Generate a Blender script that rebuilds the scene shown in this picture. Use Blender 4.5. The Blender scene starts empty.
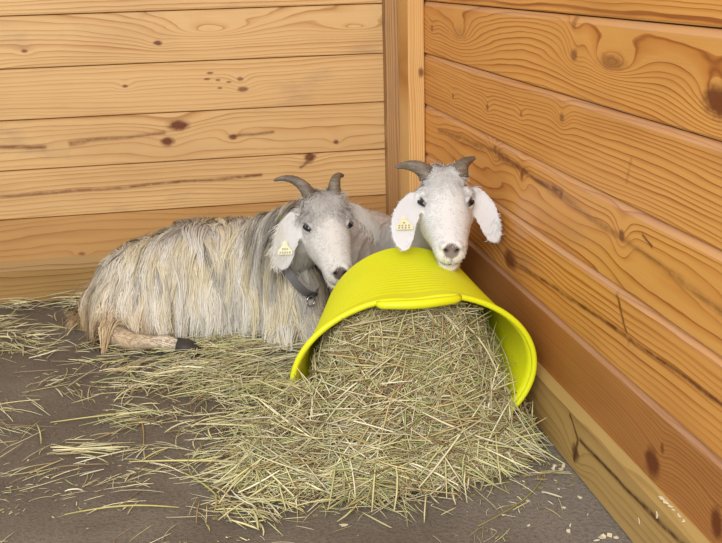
import bpy, bmesh, math, random
import numpy as np
from mathutils import Vector, Matrix
from mathutils.bvhtree import BVHTree

S = bpy.context.scene
C = S.collection
rng = np.random.default_rng(7)
random.seed(7)

# ------------------------------------------------------------------ camera
cam_d = bpy.data.cameras.new('camera')
cam = bpy.data.objects.new('camera', cam_d)
C.objects.link(cam)
cam_d.sensor_width = 36.0
cam_d.lens = 1000.0 / 722.0 * 36.0
cam_d.clip_start = 0.05
YAW, PITCH, ROLL = 0.17334, 0.29130, -0.02850
CAM = Vector((-0.6508, -2.7996, 0.8639))
_f = Vector((math.sin(YAW) * math.cos(PITCH), math.cos(YAW) * math.cos(PITCH), -math.sin(PITCH)))
_r = Vector((math.cos(YAW), -math.sin(YAW), 0))
_u = _r.cross(_f)
_r2 = _r * math.cos(ROLL) + _u * math.sin(ROLL)
_u2 = -_r * math.sin(ROLL) + _u * math.cos(ROLL)
cam.matrix_world = Matrix(((_r2.x, _u2.x, -_f.x, CAM.x), (_r2.y, _u2.y, -_f.y, CAM.y),
                           (_r2.z, _u2.z, -_f.z, CAM.z), (0, 0, 0, 1)))
S.camera = cam

# ------------------------------------------------------------------ world and daylight
wd = bpy.data.worlds.new('daylight')
S.world = wd
wd.use_nodes = True
wd.node_tree.nodes['Background'].inputs[0].default_value = (0.96, 0.985, 1.0, 1)
wd.node_tree.nodes['Background'].inputs[1].default_value = 0.62


def area_light(name, loc, target, sx, sy, power, col):
    d = bpy.data.lights.new(name, 'AREA')
    d.shape = 'RECTANGLE'
    d.size, d.size_y, d.energy, d.color = sx, sy, power, col
    o = bpy.data.objects.new(name, d)
    C.objects.link(o)
    o.location = loc
    o.rotation_euler = (Vector(target) - Vector(loc)).to_track_quat('-Z', 'Y').to_euler()
    return o


# the open stall door behind the photographer lets daylight in
area_light('stall_door_daylight', (-1.5, -4.6, 2.1), (-0.45, -0.3, 0.35), 2.2, 2.0, 120, (1.0, 0.99, 0.97))

vs = S.view_settings
vs.view_transform = 'Standard'
vs.look = 'None'
vs.exposure = 0.29
vs.gamma = 1.0
vs.use_curve_mapping = False


# ------------------------------------------------------------------ helpers
def lin(r, g, b):
    out = []
    for c in (r, g, b):
        c = c / 255.0
        out.append(c / 12.92 if c <= 0.04045 else ((c + 0.055) / 1.055) ** 2.4)
    return tuple(out)


def lin4(r, g, b):
    return lin(r, g, b) + (1.0,)


def link(o, parent=None):
    C.objects.link(o)
    if parent is not None:
        o.parent = parent
    return o


def mesh_obj(name, verts, faces, mat=None, parent=None, loc=None, smooth=False):
    me = bpy.data.meshes.new(name)
    me.from_pydata([tuple(v) for v in verts], [], [tuple(f) for f in faces])
    me.update()
    if smooth:
        me.polygons.foreach_set('use_smooth', [True] * len(me.polygons))
    if mat is not None:
        me.materials.append(mat)
    o = bpy.data.objects.new(name, me)
    if loc is not None:
        o.location = loc
    return link(o, parent)


def tag(o, label=None, cat=None, group=None, kind=None):
    if label: o['label'] = label
    if cat: o['category'] = cat
    if group: o['group'] = group
    if kind: o['kind'] = kind
    return o


def empty(name, loc=(0, 0, 0)):
    o = bpy.data.objects.new(name, None)
    o.location = loc
    o.empty_display_size = 0.05
    C.objects.link(o)
    return o


def norm(a):
    return a / np.maximum(np.linalg.norm(a, axis=-1, keepdims=True), 1e-9)


def sstep(a, b, x):
    t = np.clip((x - a) / (b - a), 0, 1)
    return t * t * (3 - 2 * t)


def tube(points, radii, sides=12, cap=True, squash=None):
    """closed tapered tube along points; returns verts, faces"""
    P = np.array(points, float)
    n = len(P)
    R = np.array(radii, float)
    T = norm(np.gradient(P, axis=0))
    up = np.array([0, 0, 1.0]) if abs(T[0][2]) < 0.9 else np.array([1.0, 0, 0])
    V, F = [], []
    prev = None
    for i in range(n):
        if prev is None:
            a = np.cross(T[i], up)
        else:
            a = prev - T[i] * np.dot(prev, T[i])
        a = a / np.linalg.norm(a)
        prev = a
        b = np.cross(T[i], a)
        for k in range(sides):
            t = 2 * math.pi * k / sides
            V.append(P[i] + R[i] * (math.cos(t) * a + math.sin(t) * b))
    for i in range(n - 1):
        for k in range(sides):
            k2 = (k + 1) % sides
            F.append((i * sides + k, i * sides + k2, (i + 1) * sides + k2, (i + 1) * sides + k))
    if cap:
        F.append(tuple(reversed(range(sides))))
        F.append(tuple((n - 1) * sides + k for k in range(sides)))
    return V, F


def ellipsoid(c, r, rotz=0.0, nu=20, nv=12):
    V, F = [], []
    cz, sz = math.cos(rotz), math.sin(rotz)

    def add(x, y, z):
        x, y, z = x * r[0], y * r[1], z * r[2]
        V.append((c[0] + x * cz - y * sz, c[1] + x * sz + y * cz, c[2] + z))
    add(0, 0, 1)
    for j in range(1, nv):
        p = math.pi * j / nv
        for i in range(nu):
            t = 2 * math.pi * i / nu
            add(math.sin(p) * math.cos(t), math.sin(p) * math.sin(t), math.cos(p))
    add(0, 0, -1)
    for i in range(nu):
        F.append((0, 1 + i, 1 + (i + 1) % nu))
    for j in range(nv - 2):
        for i in range(nu):
            a = 1 + j * nu
            F.append((a + i, a + nu + i, a + nu + (i + 1) % nu, a + (i + 1) % nu))
    last = len(V) - 1
    a = 1 + (nv - 2) * nu
    for i in range(nu):
        F.append((last, a + (i + 1) % nu, a + i))
    return V, F


class Acc:
    def __init__(self):
        self.V, self.F = [], []

    def add(self, vf):
        o = len(self.V)
        self.V += [tuple(v) for v in vf[0]]
        self.F += [tuple(i + o for i in f) for f in vf[1]]


def remesh(acc, voxel, smooth_it):
    me = bpy.data.meshes.new('tmp')
    me.from_pydata(acc.V, [], acc.F)
    bm = bmesh.new(); bm.from_mesh(me)
    bmesh.ops.recalc_face_normals(bm, faces=bm.faces)
    bm.to_mesh(me); bm.free()
    o = bpy.data.objects.new('tmp', me)
    C.objects.link(o)
    m = o.modifiers.new('r', 'REMESH'); m.mode = 'VOXEL'; m.voxel_size = voxel
    if smooth_it:
        s = o.modifiers.new('s', 'SMOOTH'); s.factor = 0.5; s.iterations = smooth_it
    dg = bpy.context.evaluated_depsgraph_get()
    out = bpy.data.meshes.new_from_object(o.evaluated_get(dg))
    bpy.data.objects.remove(o); bpy.data.meshes.remove(me)
    return out


def mesh_np(me):
    v = np.empty(len(me.vertices) * 3); me.vertices.foreach_get('co', v); v = v.reshape(-1, 3)
    n = np.empty(len(me.vertices) * 3); me.vertices.foreach_get('normal', n); n = n.reshape(-1, 3)
    me.calc_loop_triangles()
    t = np.empty(len(me.loop_triangles) * 3, dtype=np.int64); me.loop_triangles.foreach_get('vertices', t)
    return v, n, t.reshape(-1, 3)


def set_col(me, cols):
    a = me.color_attributes.new('tint', 'FLOAT_COLOR', 'POINT')
    c = np.ones((len(cols), 4)); c[:, :3] = cols
    a.data.foreach_set('color', c.astype(np.float32).ravel())


# ------------------------------------------------------------------ node expression helper
class NT:
    def __init__(self, name):
        self.m = bpy.data.materials.new(name)
        self.m.use_nodes = True
        self.t = self.m.node_tree
        self.t.nodes.clear()
        self.out = self.t.nodes.new('ShaderNodeOutputMaterial')
        self.bsdf = self.t.nodes.new('ShaderNodeBsdfPrincipled')
        self.t.links.new(self.bsdf.outputs[0], self.out.inputs[0])

    def n(self, kind): return self.t.nodes.new(kind)

    def set(self, sock, v):
        if isinstance(v, X): self.t.links.new(v.s, sock)
        elif hasattr(v, 'is_output'): self.t.links.new(v, sock)
        else: sock.default_value = v

    def math(self, op, *a):
        d = self.n('ShaderNodeMath'); d.operation = op
        for i, v in enumerate(a): self.set(d.inputs[i], v)
        return X(self, d.outputs[0])

    def coord(self):
        d = self.n('ShaderNodeTexCoord')
        s = self.n('ShaderNodeSeparateXYZ')
        self.t.links.new(d.outputs['Object'], s.inputs[0])
        return d.outputs['Object'], X(self, s.outputs[0]), X(self, s.outputs[1]), X(self, s.outputs[2])

    def vec(self, x, y, z):
        d = self.n('ShaderNodeCombineXYZ')
        for i, v in enumerate((x, y, z)): self.set(d.inputs[i], v)
        return d.outputs[0]

    def noise(self, vec, scale=1.0, detail=2.0, rough=0.5):
        d = self.n('ShaderNodeTexNoise')
        self.set(d.inputs['Vector'], vec)
        d.inputs['Scale'].default_value = scale
        d.inputs['Detail'].default_value = detail
        d.inputs['Roughness'].default_value = rough
        return X(self, d.outputs[0])

    def ramp(self, fac, stops):
        d = self.n('ShaderNodeValToRGB')
        self.set(d.inputs[0], fac)
        e = d.color_ramp.elements
        while len(e) < len(stops): e.new(0.5)
        for el, (p, c) in zip(e, stops):
            el.position = p
            el.color = c if len(c) == 4 else tuple(c) + (1,)
        return d.outputs[0]

    def mix(self, fac, a, b, mode='MIX'):
        d = self.n('ShaderNodeMix'); d.data_type = 'RGBA'; d.blend_type = mode
        self.set(d.inputs[0], fac); self.set(d.inputs[6], a); self.set(d.inputs[7], b)
        return d.outputs[2]

    def bump(self, h, strength, dist):
        d = self.n('ShaderNodeBump')
        d.inputs['Strength'].default_value = strength
        d.inputs['Distance'].default_value = dist
        self.set(d.inputs['Height'], h)
        self.t.links.new(d.outputs[0], self.bsdf.inputs['Normal'])

    def p(self, **k):
        for a, v in k.items():
            self.set(self.bsdf.inputs[a.replace('_', ' ')], v)


class X:
    def __init__(self, nt, s): self.nt, self.s = nt, s
    def __add__(self, o): return self.nt.math('ADD', self, o)
    __radd__ = __add__
    def __sub__(self, o): return self.nt.math('SUBTRACT', self, o)
    def __rsub__(self, o): return self.nt.math('SUBTRACT', o, self)
    def __mul__(self, o): return self.nt.math('MULTIPLY', self, o)
    __rmul__ = __mul__
    def __truediv__(self, o): return self.nt.math('DIVIDE', self, o)
    def clamp(self): return self.nt.math('MINIMUM', self.nt.math('MAXIMUM', self, 0.0), 1.0)
    def exp(self): return self.nt.math('EXPONENT', self)
    def fract(self): return self.nt.math('FRACT', self)


def wood(name, light, mid, dark, rings=75.0, wave=2.2, seed=0.0, knots=(), streaks=(), contrast=1.0,
         knotcol=(104, 46, 14), rough=0.5, grey=0.0, coat=0.0, axis='x', wave_u=1.4, tilt=0.0, edge=0.0):
    """pine: growth rings are contour lines of a field that knots push aside.
    local x runs along the board, z across it."""
    t = NT(name)
    co, x, y, z = t.coord()
    U, V = (x, z) if axis == 'x' else (z, x)
    big = t.noise(t.vec(U * wave_u + seed * 3.1, V * 7.0 + seed, y * 2.0), 1.0, 1.5, 0.4)
    wob = t.noise(t.vec(U * 6.0, V * 30.0 + seed * 7.0, seed), 1.0, 2.0, 0.5)
    F = V * rings + U * tilt + (big - 0.5) * (wave * 6.0) + (wob - 0.5) * 0.9
    dark_mask = None
    kn = t.noise(t.vec(U * 45.0 + seed, V * 70.0, seed), 1.0, 2.0, 0.6)
    for (ku, kv, a, b, amp, dk) in knots:
        du = (U - ku) / a
        dv = (V - kv) / b
        d2 = du * du + dv * dv
        g = (d2 * -1.0).exp()
        if amp:
            w2 = (t.math('SQRT', d2) * -0.55).exp() if amp >= 3 else (d2 * -0.16).exp()
            F = F + w2 * (amp * 1.5 if amp >= 3 else amp)
        if dk:
            m = t.math('MULTIPLY', t.math('SMOOTH_MIN', t.math('MAXIMUM', (g + (kn - 0.5) * 0.6 - 0.34) * 2.2, 0.0), 1.0, 0.1), dk)
            dark_mask = m if dark_mask is None else t.math('MAXIMUM', dark_mask, m)
    streak_mask = None
    fib = t.noise(t.vec(U * 5.0 + seed, V * 420.0, y * 420.0), 1.0, 2.0, 0.6)
    for (u1, v1, u2, v2, w, dk) in streaks:
        if abs(u2 - u1) > abs(v2 - v1) * 0.4:
            tt = ((U - u1) / (u2 - u1)).clamp()
        else:
            tt = ((V - v1) / (v2 - v1)).clamp()
        du = (U - (tt * (u2 - u1) + u1)) / w
        dv = (V - (tt * (v2 - v1) + v1) + (wob - 0.5) * (w * 2.2)) / w
        m = ((du * du + dv * dv) * -2.2).exp() * (dk * 1.5) * ((fib * 0.6 + kn) * 1.6 - 0.45).clamp()
        streak_mask = m if streak_mask is None else t.math('MAXIMUM', streak_mask, m)
    F = F + (t.noise(t.vec(F * 0.33, seed + 2.0, 0.0), 1.0, 2.0, 0.6) - 0.5) * 2.6
    r = F.fract()
    c = t.ramp(r, [(0.0, lin4(*light)), (0.45, lin4(*light)), (0.82, lin4(*mid)), (0.93, lin4(*dark)), (1.0, lin4(*mid))])
    gm0 = t.noise(t.vec(U * 4.0 + seed, V * 20.0, 2.0), 1.0, 4.0, 0.7)
    flat = lin4(*[0.72 * a + 0.28 * b for a, b in zip(light, mid)])
    vis = (t.noise(t.vec(U * 2.0 + 9.0, V * 14.0 + seed * 2.0, 3.0), 1.0, 2.0, 0.5) * 2.2 - 0.35).clamp() * contrast
    c = t.mix(vis.clamp(), flat, c)
    c = t.mix((fib - 0.35).clamp() * 0.5, c, lin4(*mid))
    blotch = t.noise(t.vec(U * 1.8 + seed, V * 5.0, seed + 4.0), 1.0, 3.0, 0.6)
    c = t.mix((blotch * 2.4 - 1.05).clamp() * 0.45, c, lin4(*dark))
    if grey:
        gm = t.noise(t.vec(U * 3.0 + seed * 1.7, V * 9.0, 11.0 + seed), 1.0, 4.0, 0.65)
        c = t.mix((gm * 5.0 - 2.9).clamp() * grey, c, lin4(135, 112, 96))
    if edge:      # worn, greyed arris along the top of the board
        em = ((V - (0.1325 - 0.013)) * 220.0).clamp() * (gm0 * 1.8 - 0.3).clamp()
        c = t.mix(em * edge, c, lin4(196, 160, 140))
    if streak_mask is not None:
        c = t.mix(streak_mask.clamp(), c, lin4(*[0.75 * a + 0.2 * b for a, b in zip(knotcol, dark)]))
    if dark_mask is not None:
        c = t.mix(dark_mask.clamp(), c, lin4(*knotcol))
    t.p(Base_Color=c, Roughness=rough)
    t.bsdf.inputs['Specular IOR Level'].default_value = 0.35
    if coat:
        t.p(Coat_Weight=coat, Coat_Roughness=0.35)
    t.bump(fib * 0.5 + r * 0.25, 0.25, 0.002)
    return t.m


def simple(name, col, rough=0.5, metal=0.0, spec=0.5):
    t = NT(name)
    co, x, y, z = t.coord()
    nz = t.noise(co, 60.0, 3.0, 0.6)
    c = t.mix(nz, lin4(*[v * 0.88 for v in col]), lin4(*[min(255, v * 1.08) for v in col]))
    t.p(Base_Color=c, Roughness=rough, Metallic=metal)
    t.bsdf.inputs['Specular IOR Level'].default_value = spec
    return t.m


def tint_mat(name, rough=0.6, spec=0.25, noise_amt=0.0, transl=0.0):
    t = NT(name)
    a = t.n('ShaderNodeAttribute'); a.attribute_name = 'tint'
    c = a.outputs['Color']
    if noise_amt:
        co, x, y, z = t.coord()
        nz = t.noise(co, 180.0, 3.0, 0.65)
        c = t.mix((nz * 1.6 - 0.3).clamp() * noise_amt, c, (0.05, 0.04, 0.03, 1))
    t.p(Base_Color=c, Roughness=rough)
    t.bsdf.inputs['Specular IOR Level'].default_value = spec
    if transl:
        tr = t.n('ShaderNodeBsdfTranslucent'); t.set(tr.inputs[0], c)
        mx = t.n('ShaderNodeMixShader'); mx.inputs[0].default_value = transl
        t.t.links.new(t.bsdf.outputs[0], mx.inputs[1]); t.t.links.new(tr.outputs[0], mx.inputs[2])
        t.t.links.new(mx.outputs[0], t.out.inputs[0])
    return t.m


# ------------------------------------------------------------------ the stall
def floor_mat():
    t = NT('rubber_mat')
    co, x, y, z = t.coord()
    a = t.noise(co, 5.0, 4.0, 0.6)
    b = t.noise(co, 130.0, 3.0, 0.7)
    d = t.noise(co, 420.0, 2.0, 0.6)
    c = t.ramp(a, [(0.25, lin4(103, 94, 83)), (0.5, lin4(118, 108, 96)), (0.8, lin4(138, 128, 115))])
    # the bare floor strip along the side wall is greyer
    gm = ((x + 0.33) * 5.0 + (a - 0.5) * 0.8).clamp() * ((y * -1.0 - 0.9) * 6.0).clamp()
    c = t.mix(gm * 0.65, c, lin4(146, 137, 127))
    c = t.mix((b * 3.2 - 1.4).clamp() * 0.6, c, lin4(76, 66, 57))
    c = t.mix((d * 4.0 - 2.5).clamp() * 0.35, c, lin4(170, 155, 135))
    t.p(Base_Color=c, Roughness=0.85)
    t.bsdf.inputs['Specular IOR Level'].default_value = 0.2
    t.bump(b * 0.7 + d * 0.3, 0.8, 0.006)
    return t.m


fm = floor_mat()
fl = mesh_obj('floor', [(-2.6, -4.2, -0.03), (0.06, -4.2, -0.03), (0.06, 0.06, -0.03), (-2.6, 0.06, -0.03),
                        (-2.6, -4.2, 0), (0.06, -4.2, 0), (0.06, 0.06, 0), (-2.6, 0.06, 0)],
              [(3, 2, 1, 0), (4, 5, 6, 7), (0, 1, 5, 4), (1, 2, 6, 5), (2, 3, 7, 6), (3, 0, 4, 7)], fm)
tag(fl, 'dark grey brown rubber mat floor strewn with hay', kind='structure')


def board(name, parent, length, height, thick, mat, loc, rotz, top_ch=(0.003, 0.003), bot_ch=(0.003, 0.003), bow=0.0, skew=0.0):
    """a horizontal board: local x along, z up, front at local y=-thick"""
    tc, td = top_ch
    bc, bd = bot_ch
    prof = [(0, 0), (-thick + bd, 0), (-thick, bc)]
    for k in range(1, 4):
        f = k / 4
        prof.append((-thick - bow * math.sin(math.pi * f), bc + (height - bc - tc) * f))
    prof += [(-thick, height - tc), (-thick + td, height), (0, height)]
    V, F = [], []
    xs = np.linspace(0, length, 7)
    n = len(prof)
    for i, x in enumerate(xs):
        w = 0.0006 * math.sin(i * 2.3 + length + loc[2] * 40)
        for (py, pz) in prof:
            V.append((x, py + w, pz))
    for i in range(len(xs) - 1):
        for k in range(n):
            k2 = (k + 1) % n
            F.append((i * n + k, (i + 1) * n + k, (i + 1) * n + k2, i * n + k2))
    F.append(tuple(range(n)))
    F.append(tuple(reversed(range((len(xs) - 1) * n, len(xs) * n))))
    o = mesh_obj(name, V, F, mat, parent)
    o.location = loc
    o.rotation_euler = (0, 0, rotz)
    return o


H = 0.135
ZB, ZR = 0.7793, 0.7870
dark_gap = simple('shadow_gap_wood', (92, 66, 44), 0.9)
# back wall backing (the gaps between boards show it)
wb = mesh_obj('wall_back', [(-2.6, 0.022, 0), (0.06, 0.022, 0), (0.06, 0.022, 2.0), (-2.6, 0.022, 2.0),
                            (-2.6, 0.06, 0), (0.06, 0.06, 0), (0.06, 0.06, 2.0), (-2.6, 0.06, 2.0)],
              [(0, 1, 2, 3), (7, 6, 5, 4), (0, 4, 5, 1), (3, 2, 6, 7), (1, 5, 6, 2), (0, 3, 7, 4)], dark_gap)
tag(wb, 'stall wall of pale horizontal pine boards behind the goats', kind='structure')
wr = mesh_obj('wall_right', [(0.022, -4.2, 0), (0.022, 0.02, 0), (0.022, 0.02, 2.0), (0.022, -4.2, 2.0),
                             (0.06, -4.2, 0), (0.06, 0.02, 0), (0.06, 0.02, 2.0), (0.06, -4.2, 2.0)],
              [(3, 2, 1, 0), (4, 5, 6, 7), (0, 1, 5, 4), (2, 3, 7, 6), (1, 2, 6, 5), (3, 0, 4, 7)], dark_gap)
tag(wr, 'orange stained side wall of horizontal pine boards with knots', kind='structure')

XB0 = -2.6   # left end of the back boards
bk = dict(light=(224, 186, 130), mid=(206, 158, 98), dark=(166, 114, 64), rough=0.5, grey=0.45)
bspec = {
    -1: dict(rings=70, wave=1.2, seed=1.3),
    0: dict(rings=90, wave=0.7, seed=2.2, contrast=0.9),
    1: dict(rings=62, wave=0.9, seed=3.7, contrast=1.0,
            knots=[(-0.696, 0.051, 0.014, 0.008, 1.0, 0.9), (-1.042, 0.044, 0.010, 0.006, 0.8, 0.8),
                   (-0.555, 0.08, 0.11, 0.020, 4.0, 0), (-0.158, 0.073, 0.10, 0.018, 3.5, 0)]),
    2: dict(rings=95, wave=0.8, seed=4.1, contrast=0.7,
            knots=[(-0.792, 0.076, 0.009, 0.006, 1.0, 0.8), (-0.563, 0.101, 0.012, 0.004, 0, 0.75),
                   (-0.572, 0.085, 0.011, 0.004, 0, 0.75), (-0.543, 0.081, 0.009, 0.004, 0, 0.7),
                   (-0.513, 0.074, 0.009, 0.004, 0, 0.7), (-0.539, 0.059, 0.009, 0.004, 0, 0.7),
                   (-0.483, 0.081, 0.011, 0.007, 1.2, 0.7), (-0.476, 0.053, 0.018, 0.009, 1.0, 0.75)]),
    3: dict(rings=60, wave=0.9, seed=5.9, contrast=0.8,
            knots=[(-0.658, 0.098, 0.036, 0.018, 1.5, 0.95), (-0.692, 0.054, 0.024, 0.015, 1.0, 0.95),
                   (-0.512, 0.058, 0.014, 0.009, 1.4, 0.85), (-0.222, 0.027, 0.010, 0.008, 1.0, 0.85)],
            streaks=[(-1.14, 0.065, -1.02, 0.062, 0.010, 0.55), (-0.95, 0.063, -0.70, 0.080, 0.010, 0.45),
                     (-0.51, 0.060, -0.40, 0.066, 0.007, 0.5)]),
    4: dict(rings=80, wave=0.8, seed=6.4, contrast=0.9,
            knots=[(-0.30, 0.122, 0.020, 0.018, 1.0, 0.9)],
            streaks=[(-1.15, 0.066, -0.80, 0.071, 0.008, 0.5), (-0.80, 0.071, -0.44, 0.080, 0.007, 0.6),
                     (-0.325, 0.095, -0.285, 0.125, 0.008, 0.6)]),
    5: dict(rings=55, wave=0.8, seed=7.7, contrast=0.7, light=(202, 156, 96), mid=(182, 132, 76), dark=(150, 100, 54),  # base colours darkened to paint in the goat's shade low on the wall
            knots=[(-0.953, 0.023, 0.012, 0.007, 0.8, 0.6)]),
    6: dict(rings=60, wave=0.8, seed=8.7, contrast=0.6, light=(205, 165, 96), mid=(180, 138, 74), dark=(140, 100, 52)),
}
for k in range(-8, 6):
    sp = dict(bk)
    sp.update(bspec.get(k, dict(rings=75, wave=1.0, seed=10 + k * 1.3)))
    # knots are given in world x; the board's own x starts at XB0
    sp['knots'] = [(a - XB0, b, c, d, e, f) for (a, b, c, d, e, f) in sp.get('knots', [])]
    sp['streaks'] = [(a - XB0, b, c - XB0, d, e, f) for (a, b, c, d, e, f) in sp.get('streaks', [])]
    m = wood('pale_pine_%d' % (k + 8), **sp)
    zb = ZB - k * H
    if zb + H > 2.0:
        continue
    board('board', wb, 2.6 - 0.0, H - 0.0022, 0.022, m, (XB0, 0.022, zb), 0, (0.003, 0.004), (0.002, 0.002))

rt = dict(light=(224, 164, 86), mid=(204, 132, 56), dark=(144, 76, 26), rough=0.42, contrast=1.25, grey=0.25, coat=0.15, edge=0.55)
rspec = {
    0: dict(rings=110, wave=0.8, seed=1.9),
    1: dict(rings=70, wave=1.2, seed=2.6,
            knots=[(0.241, 0.068, 0.020, 0.012, 1.0, 0.6), (0.50, 0.07, 0.07, 0.02, 4.0, 0.25),
                   (1.19, 0.122, 0.015, 0.014, 1.0, 0.5), (1.195, 0.069, 0.018, 0.012, 2.0, 0.7),
                   (1.345, 0.069, 0.060, 0.016, 6.0, 0.55), (1.66, 0.048, 0.045, 0.026, 5.0, 0.95)]),
    2: dict(rings=115, wave=0.9, seed=3.4,
            knots=[(0.441, 0.053, 0.012, 0.008, 1.0, 0.7), (0.716, 0.06, 0.012, 0.009, 1.5, 0.7),
                   (0.936, 0.073, 0.010, 0.006, 1.0, 0.6), (1.15, 0.094, 0.014, 0.010, 2.0, 0.65)],
            streaks=[(1.418, 0.035, 1.430, 0.07, 0.006, 0.25)]),
    3: dict(rings=60, wave=1.6, seed=4.8,
            knots=[(0.775, 0.112, 0.014, 0.014, 2.0, 0.7), (0.949, 0.09, 0.012, 0.014, 1.5, 0.75),
                   (1.41, 0.083, 0.013, 0.012, 2.2, 0.8)],
            streaks=[(0.30, 0.087, 0.80, 0.105, 0.010, 0.5), (0.80, 0.105, 1.16, 0.093, 0.013, 0.65),
                     (1.16, 0.093, 1.75, 0.058, 0.011, 0.4), (1.48, 0.103, 1.51, 0.094, 0.004, 0.8)]),
    4: dict(rings=85, wave=0.8, seed=5.2,
            knots=[(0.885, 0.035, 0.045, 0.024, 1.5, 0.85)],
            streaks=[(0.92, 0.040, 1.26, 0.057, 0.006, 0.6), (1.26, 0.057, 1.80, 0.080, 0.006, 0.7),
                     (1.405, 0.122, 1.45, 0.062, 0.010, 0.65)]),
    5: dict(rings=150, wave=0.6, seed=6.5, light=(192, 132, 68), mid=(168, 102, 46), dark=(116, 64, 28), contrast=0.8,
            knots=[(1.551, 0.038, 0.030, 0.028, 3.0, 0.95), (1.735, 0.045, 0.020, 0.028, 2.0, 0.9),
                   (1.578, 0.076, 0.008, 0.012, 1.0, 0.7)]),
    6: dict(rings=70, wave=0.6, seed=7.1),
}
for k in range(-8, 6):
    sp = dict(rt)
    sp.update(rspec.get(k, dict(rings=80, wave=1.0, seed=20 + k * 1.7)))
    m = wood('orange_pine_%d' % (k + 8), **sp)
    zb = ZR - k * H
    if zb + H > 2.0:
        continue
    # local x runs from the corner towards the viewer; front faces -x
    board('board', wr, 4.2, H - 0.0025, 0.022, m, (0.022, 0.0, zb), -math.pi / 2, (0.010, 0.006), (0.003, 0.002))

# sills of yellowish treated timber along the floor
treated = dict(light=(194, 160, 98), mid=(172, 134, 74), dark=(138, 100, 52), rough=0.6, grey=0.3, knotcol=(84, 50, 22))
m1 = wood('treated_sill_back', rings=60, wave=0.6, seed=9.1, contrast=0.9, **dict(treated, light=(178, 142, 84), mid=(156, 118, 64), dark=(116, 82, 44), grey=0.6))
o = board('baseboard_back', None, 2.6, 0.122, 0.034, m1, (XB0, 0.022, 0.0), 0, (0.03, 0.012), (0.004, 0.004))
tag(o, 'yellowish treated timber sill at the foot of the pale wall', kind='structure')
_q = 0.1   # the sill starts at the corner post
m2 = wood('treated_sill_right', rings=45, wave=0.7, seed=9.6, contrast=0.7,
          knots=[(1.29 - _q, 0.040, 0.020, 0.018, 1.5, 0.8)],
          streaks=[(1.262 - _q, 0.098, 1.300 - _q, 0.070, 0.006, 0.9), (1.300 - _q, 0.070, 1.287 - _q, 0.026, 0.007, 0.9),
                   (1.31 - _q, 0.074, 1.485 - _q, 0.080, 0.006, 0.85), (1.485 - _q, 0.080, 1.70 - _q, 0.092, 0.007, 0.8)], **treated)
o = board('baseboard_right', None, 4.2, 0.1225, 0.034, m2, (0.022, -0.1, 0.0), -math.pi / 2, (0.016, 0.010), (0.004, 0.004))
tag(o, 'yellowish treated timber sill at the foot of the orange wall', kind='structure')


def vert_box(name, x0, x1, y0, y1, z0, z1, mat, ch=0.003):
    pr = [(x0 + ch, y0), (x1 - ch, y0), (x1, y0 + ch), (x1, y1), (x0, y1), (x0, y0 + ch)]
    V = [(a - x0, b - y0, z0) for a, b in pr] + [(a - x0, b - y0, z1) for a, b in pr]
    n = len(pr)
    F = [tuple(reversed(range(n))), tuple(range(n, 2 * n))]
    for k in range(n):
        F.append((k, (k + 1) % n, n + (k + 1) % n, n + k))
    return mesh_obj(name, V, F, mat, None, (x0, y0, 0))


mp = wood('corner_post_pine', rings=130, wave=0.8, seed=3.3, axis='z', light=(186, 146, 98), mid=(158, 114, 70), dark=(120, 82, 48),
          grey=0.8, rough=0.6, knots=[(0.56, 0.045, 0.012, 0.006, 0.6, 0.6)])
mt = wood('corner_trim_pine', rings=150, wave=0.4, seed=4.3, axis='z', light=(234, 192, 128), mid=(214, 160, 90), dark=(186, 128, 62),
          rough=0.5, knots=[(0.60, 0.035, 0.016, 0.010, 0.8, 0.8)])
o = vert_box('trim_1', -0.081, -0.030, -0.045, 0.0, 0, 2.0, mp)
tag(o, 'weathered brown corner post between the two walls', kind='structure')
o = vert_box('trim_2', -0.046, -0.001, -0.163, -0.0455, 0, 2.0, mt)
tag(o, 'pale yellow corner strip in front of the post', kind='structure')
#OBJECTS
# ------------------------------------------------------------------ the tub
Y_RIM, Y_BASE = -1.14, -0.85


def tub_sec(s):
    """s=0 at the rim, 1 at the base: centre x, centre z, half width, half height"""
    e = s ** 0.8
    return (-0.264 + 0.039 * s, 0.154 + 0.004 * s, 0.226 - 0.062 * e, 0.153 + 0.007 * s)


def tub_ring(s, off, nseg=96):
    cx, cz, a, b = tub_sec(s)
    pts = []
    for k in range(nseg):
        t = 2 * math.pi * k / nseg
        ct, st = math.cos(t), math.sin(t)
        x = cx + (a + off) * ct
        z = cz + (b + off) * st
        # the mouth sags a little between the ends of the upper handle
        sag = (1 - s) ** 2 * 0.010 * math.exp(-((t - math.pi / 2) / 0.22) ** 2)
        z -= sag
        z = max(z, 0.0025 + (0.003 if off < 0 else 0.0))
        pts.append((x, Y_RIM + (Y_BASE - Y_RIM) * s, z))
    return pts


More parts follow.
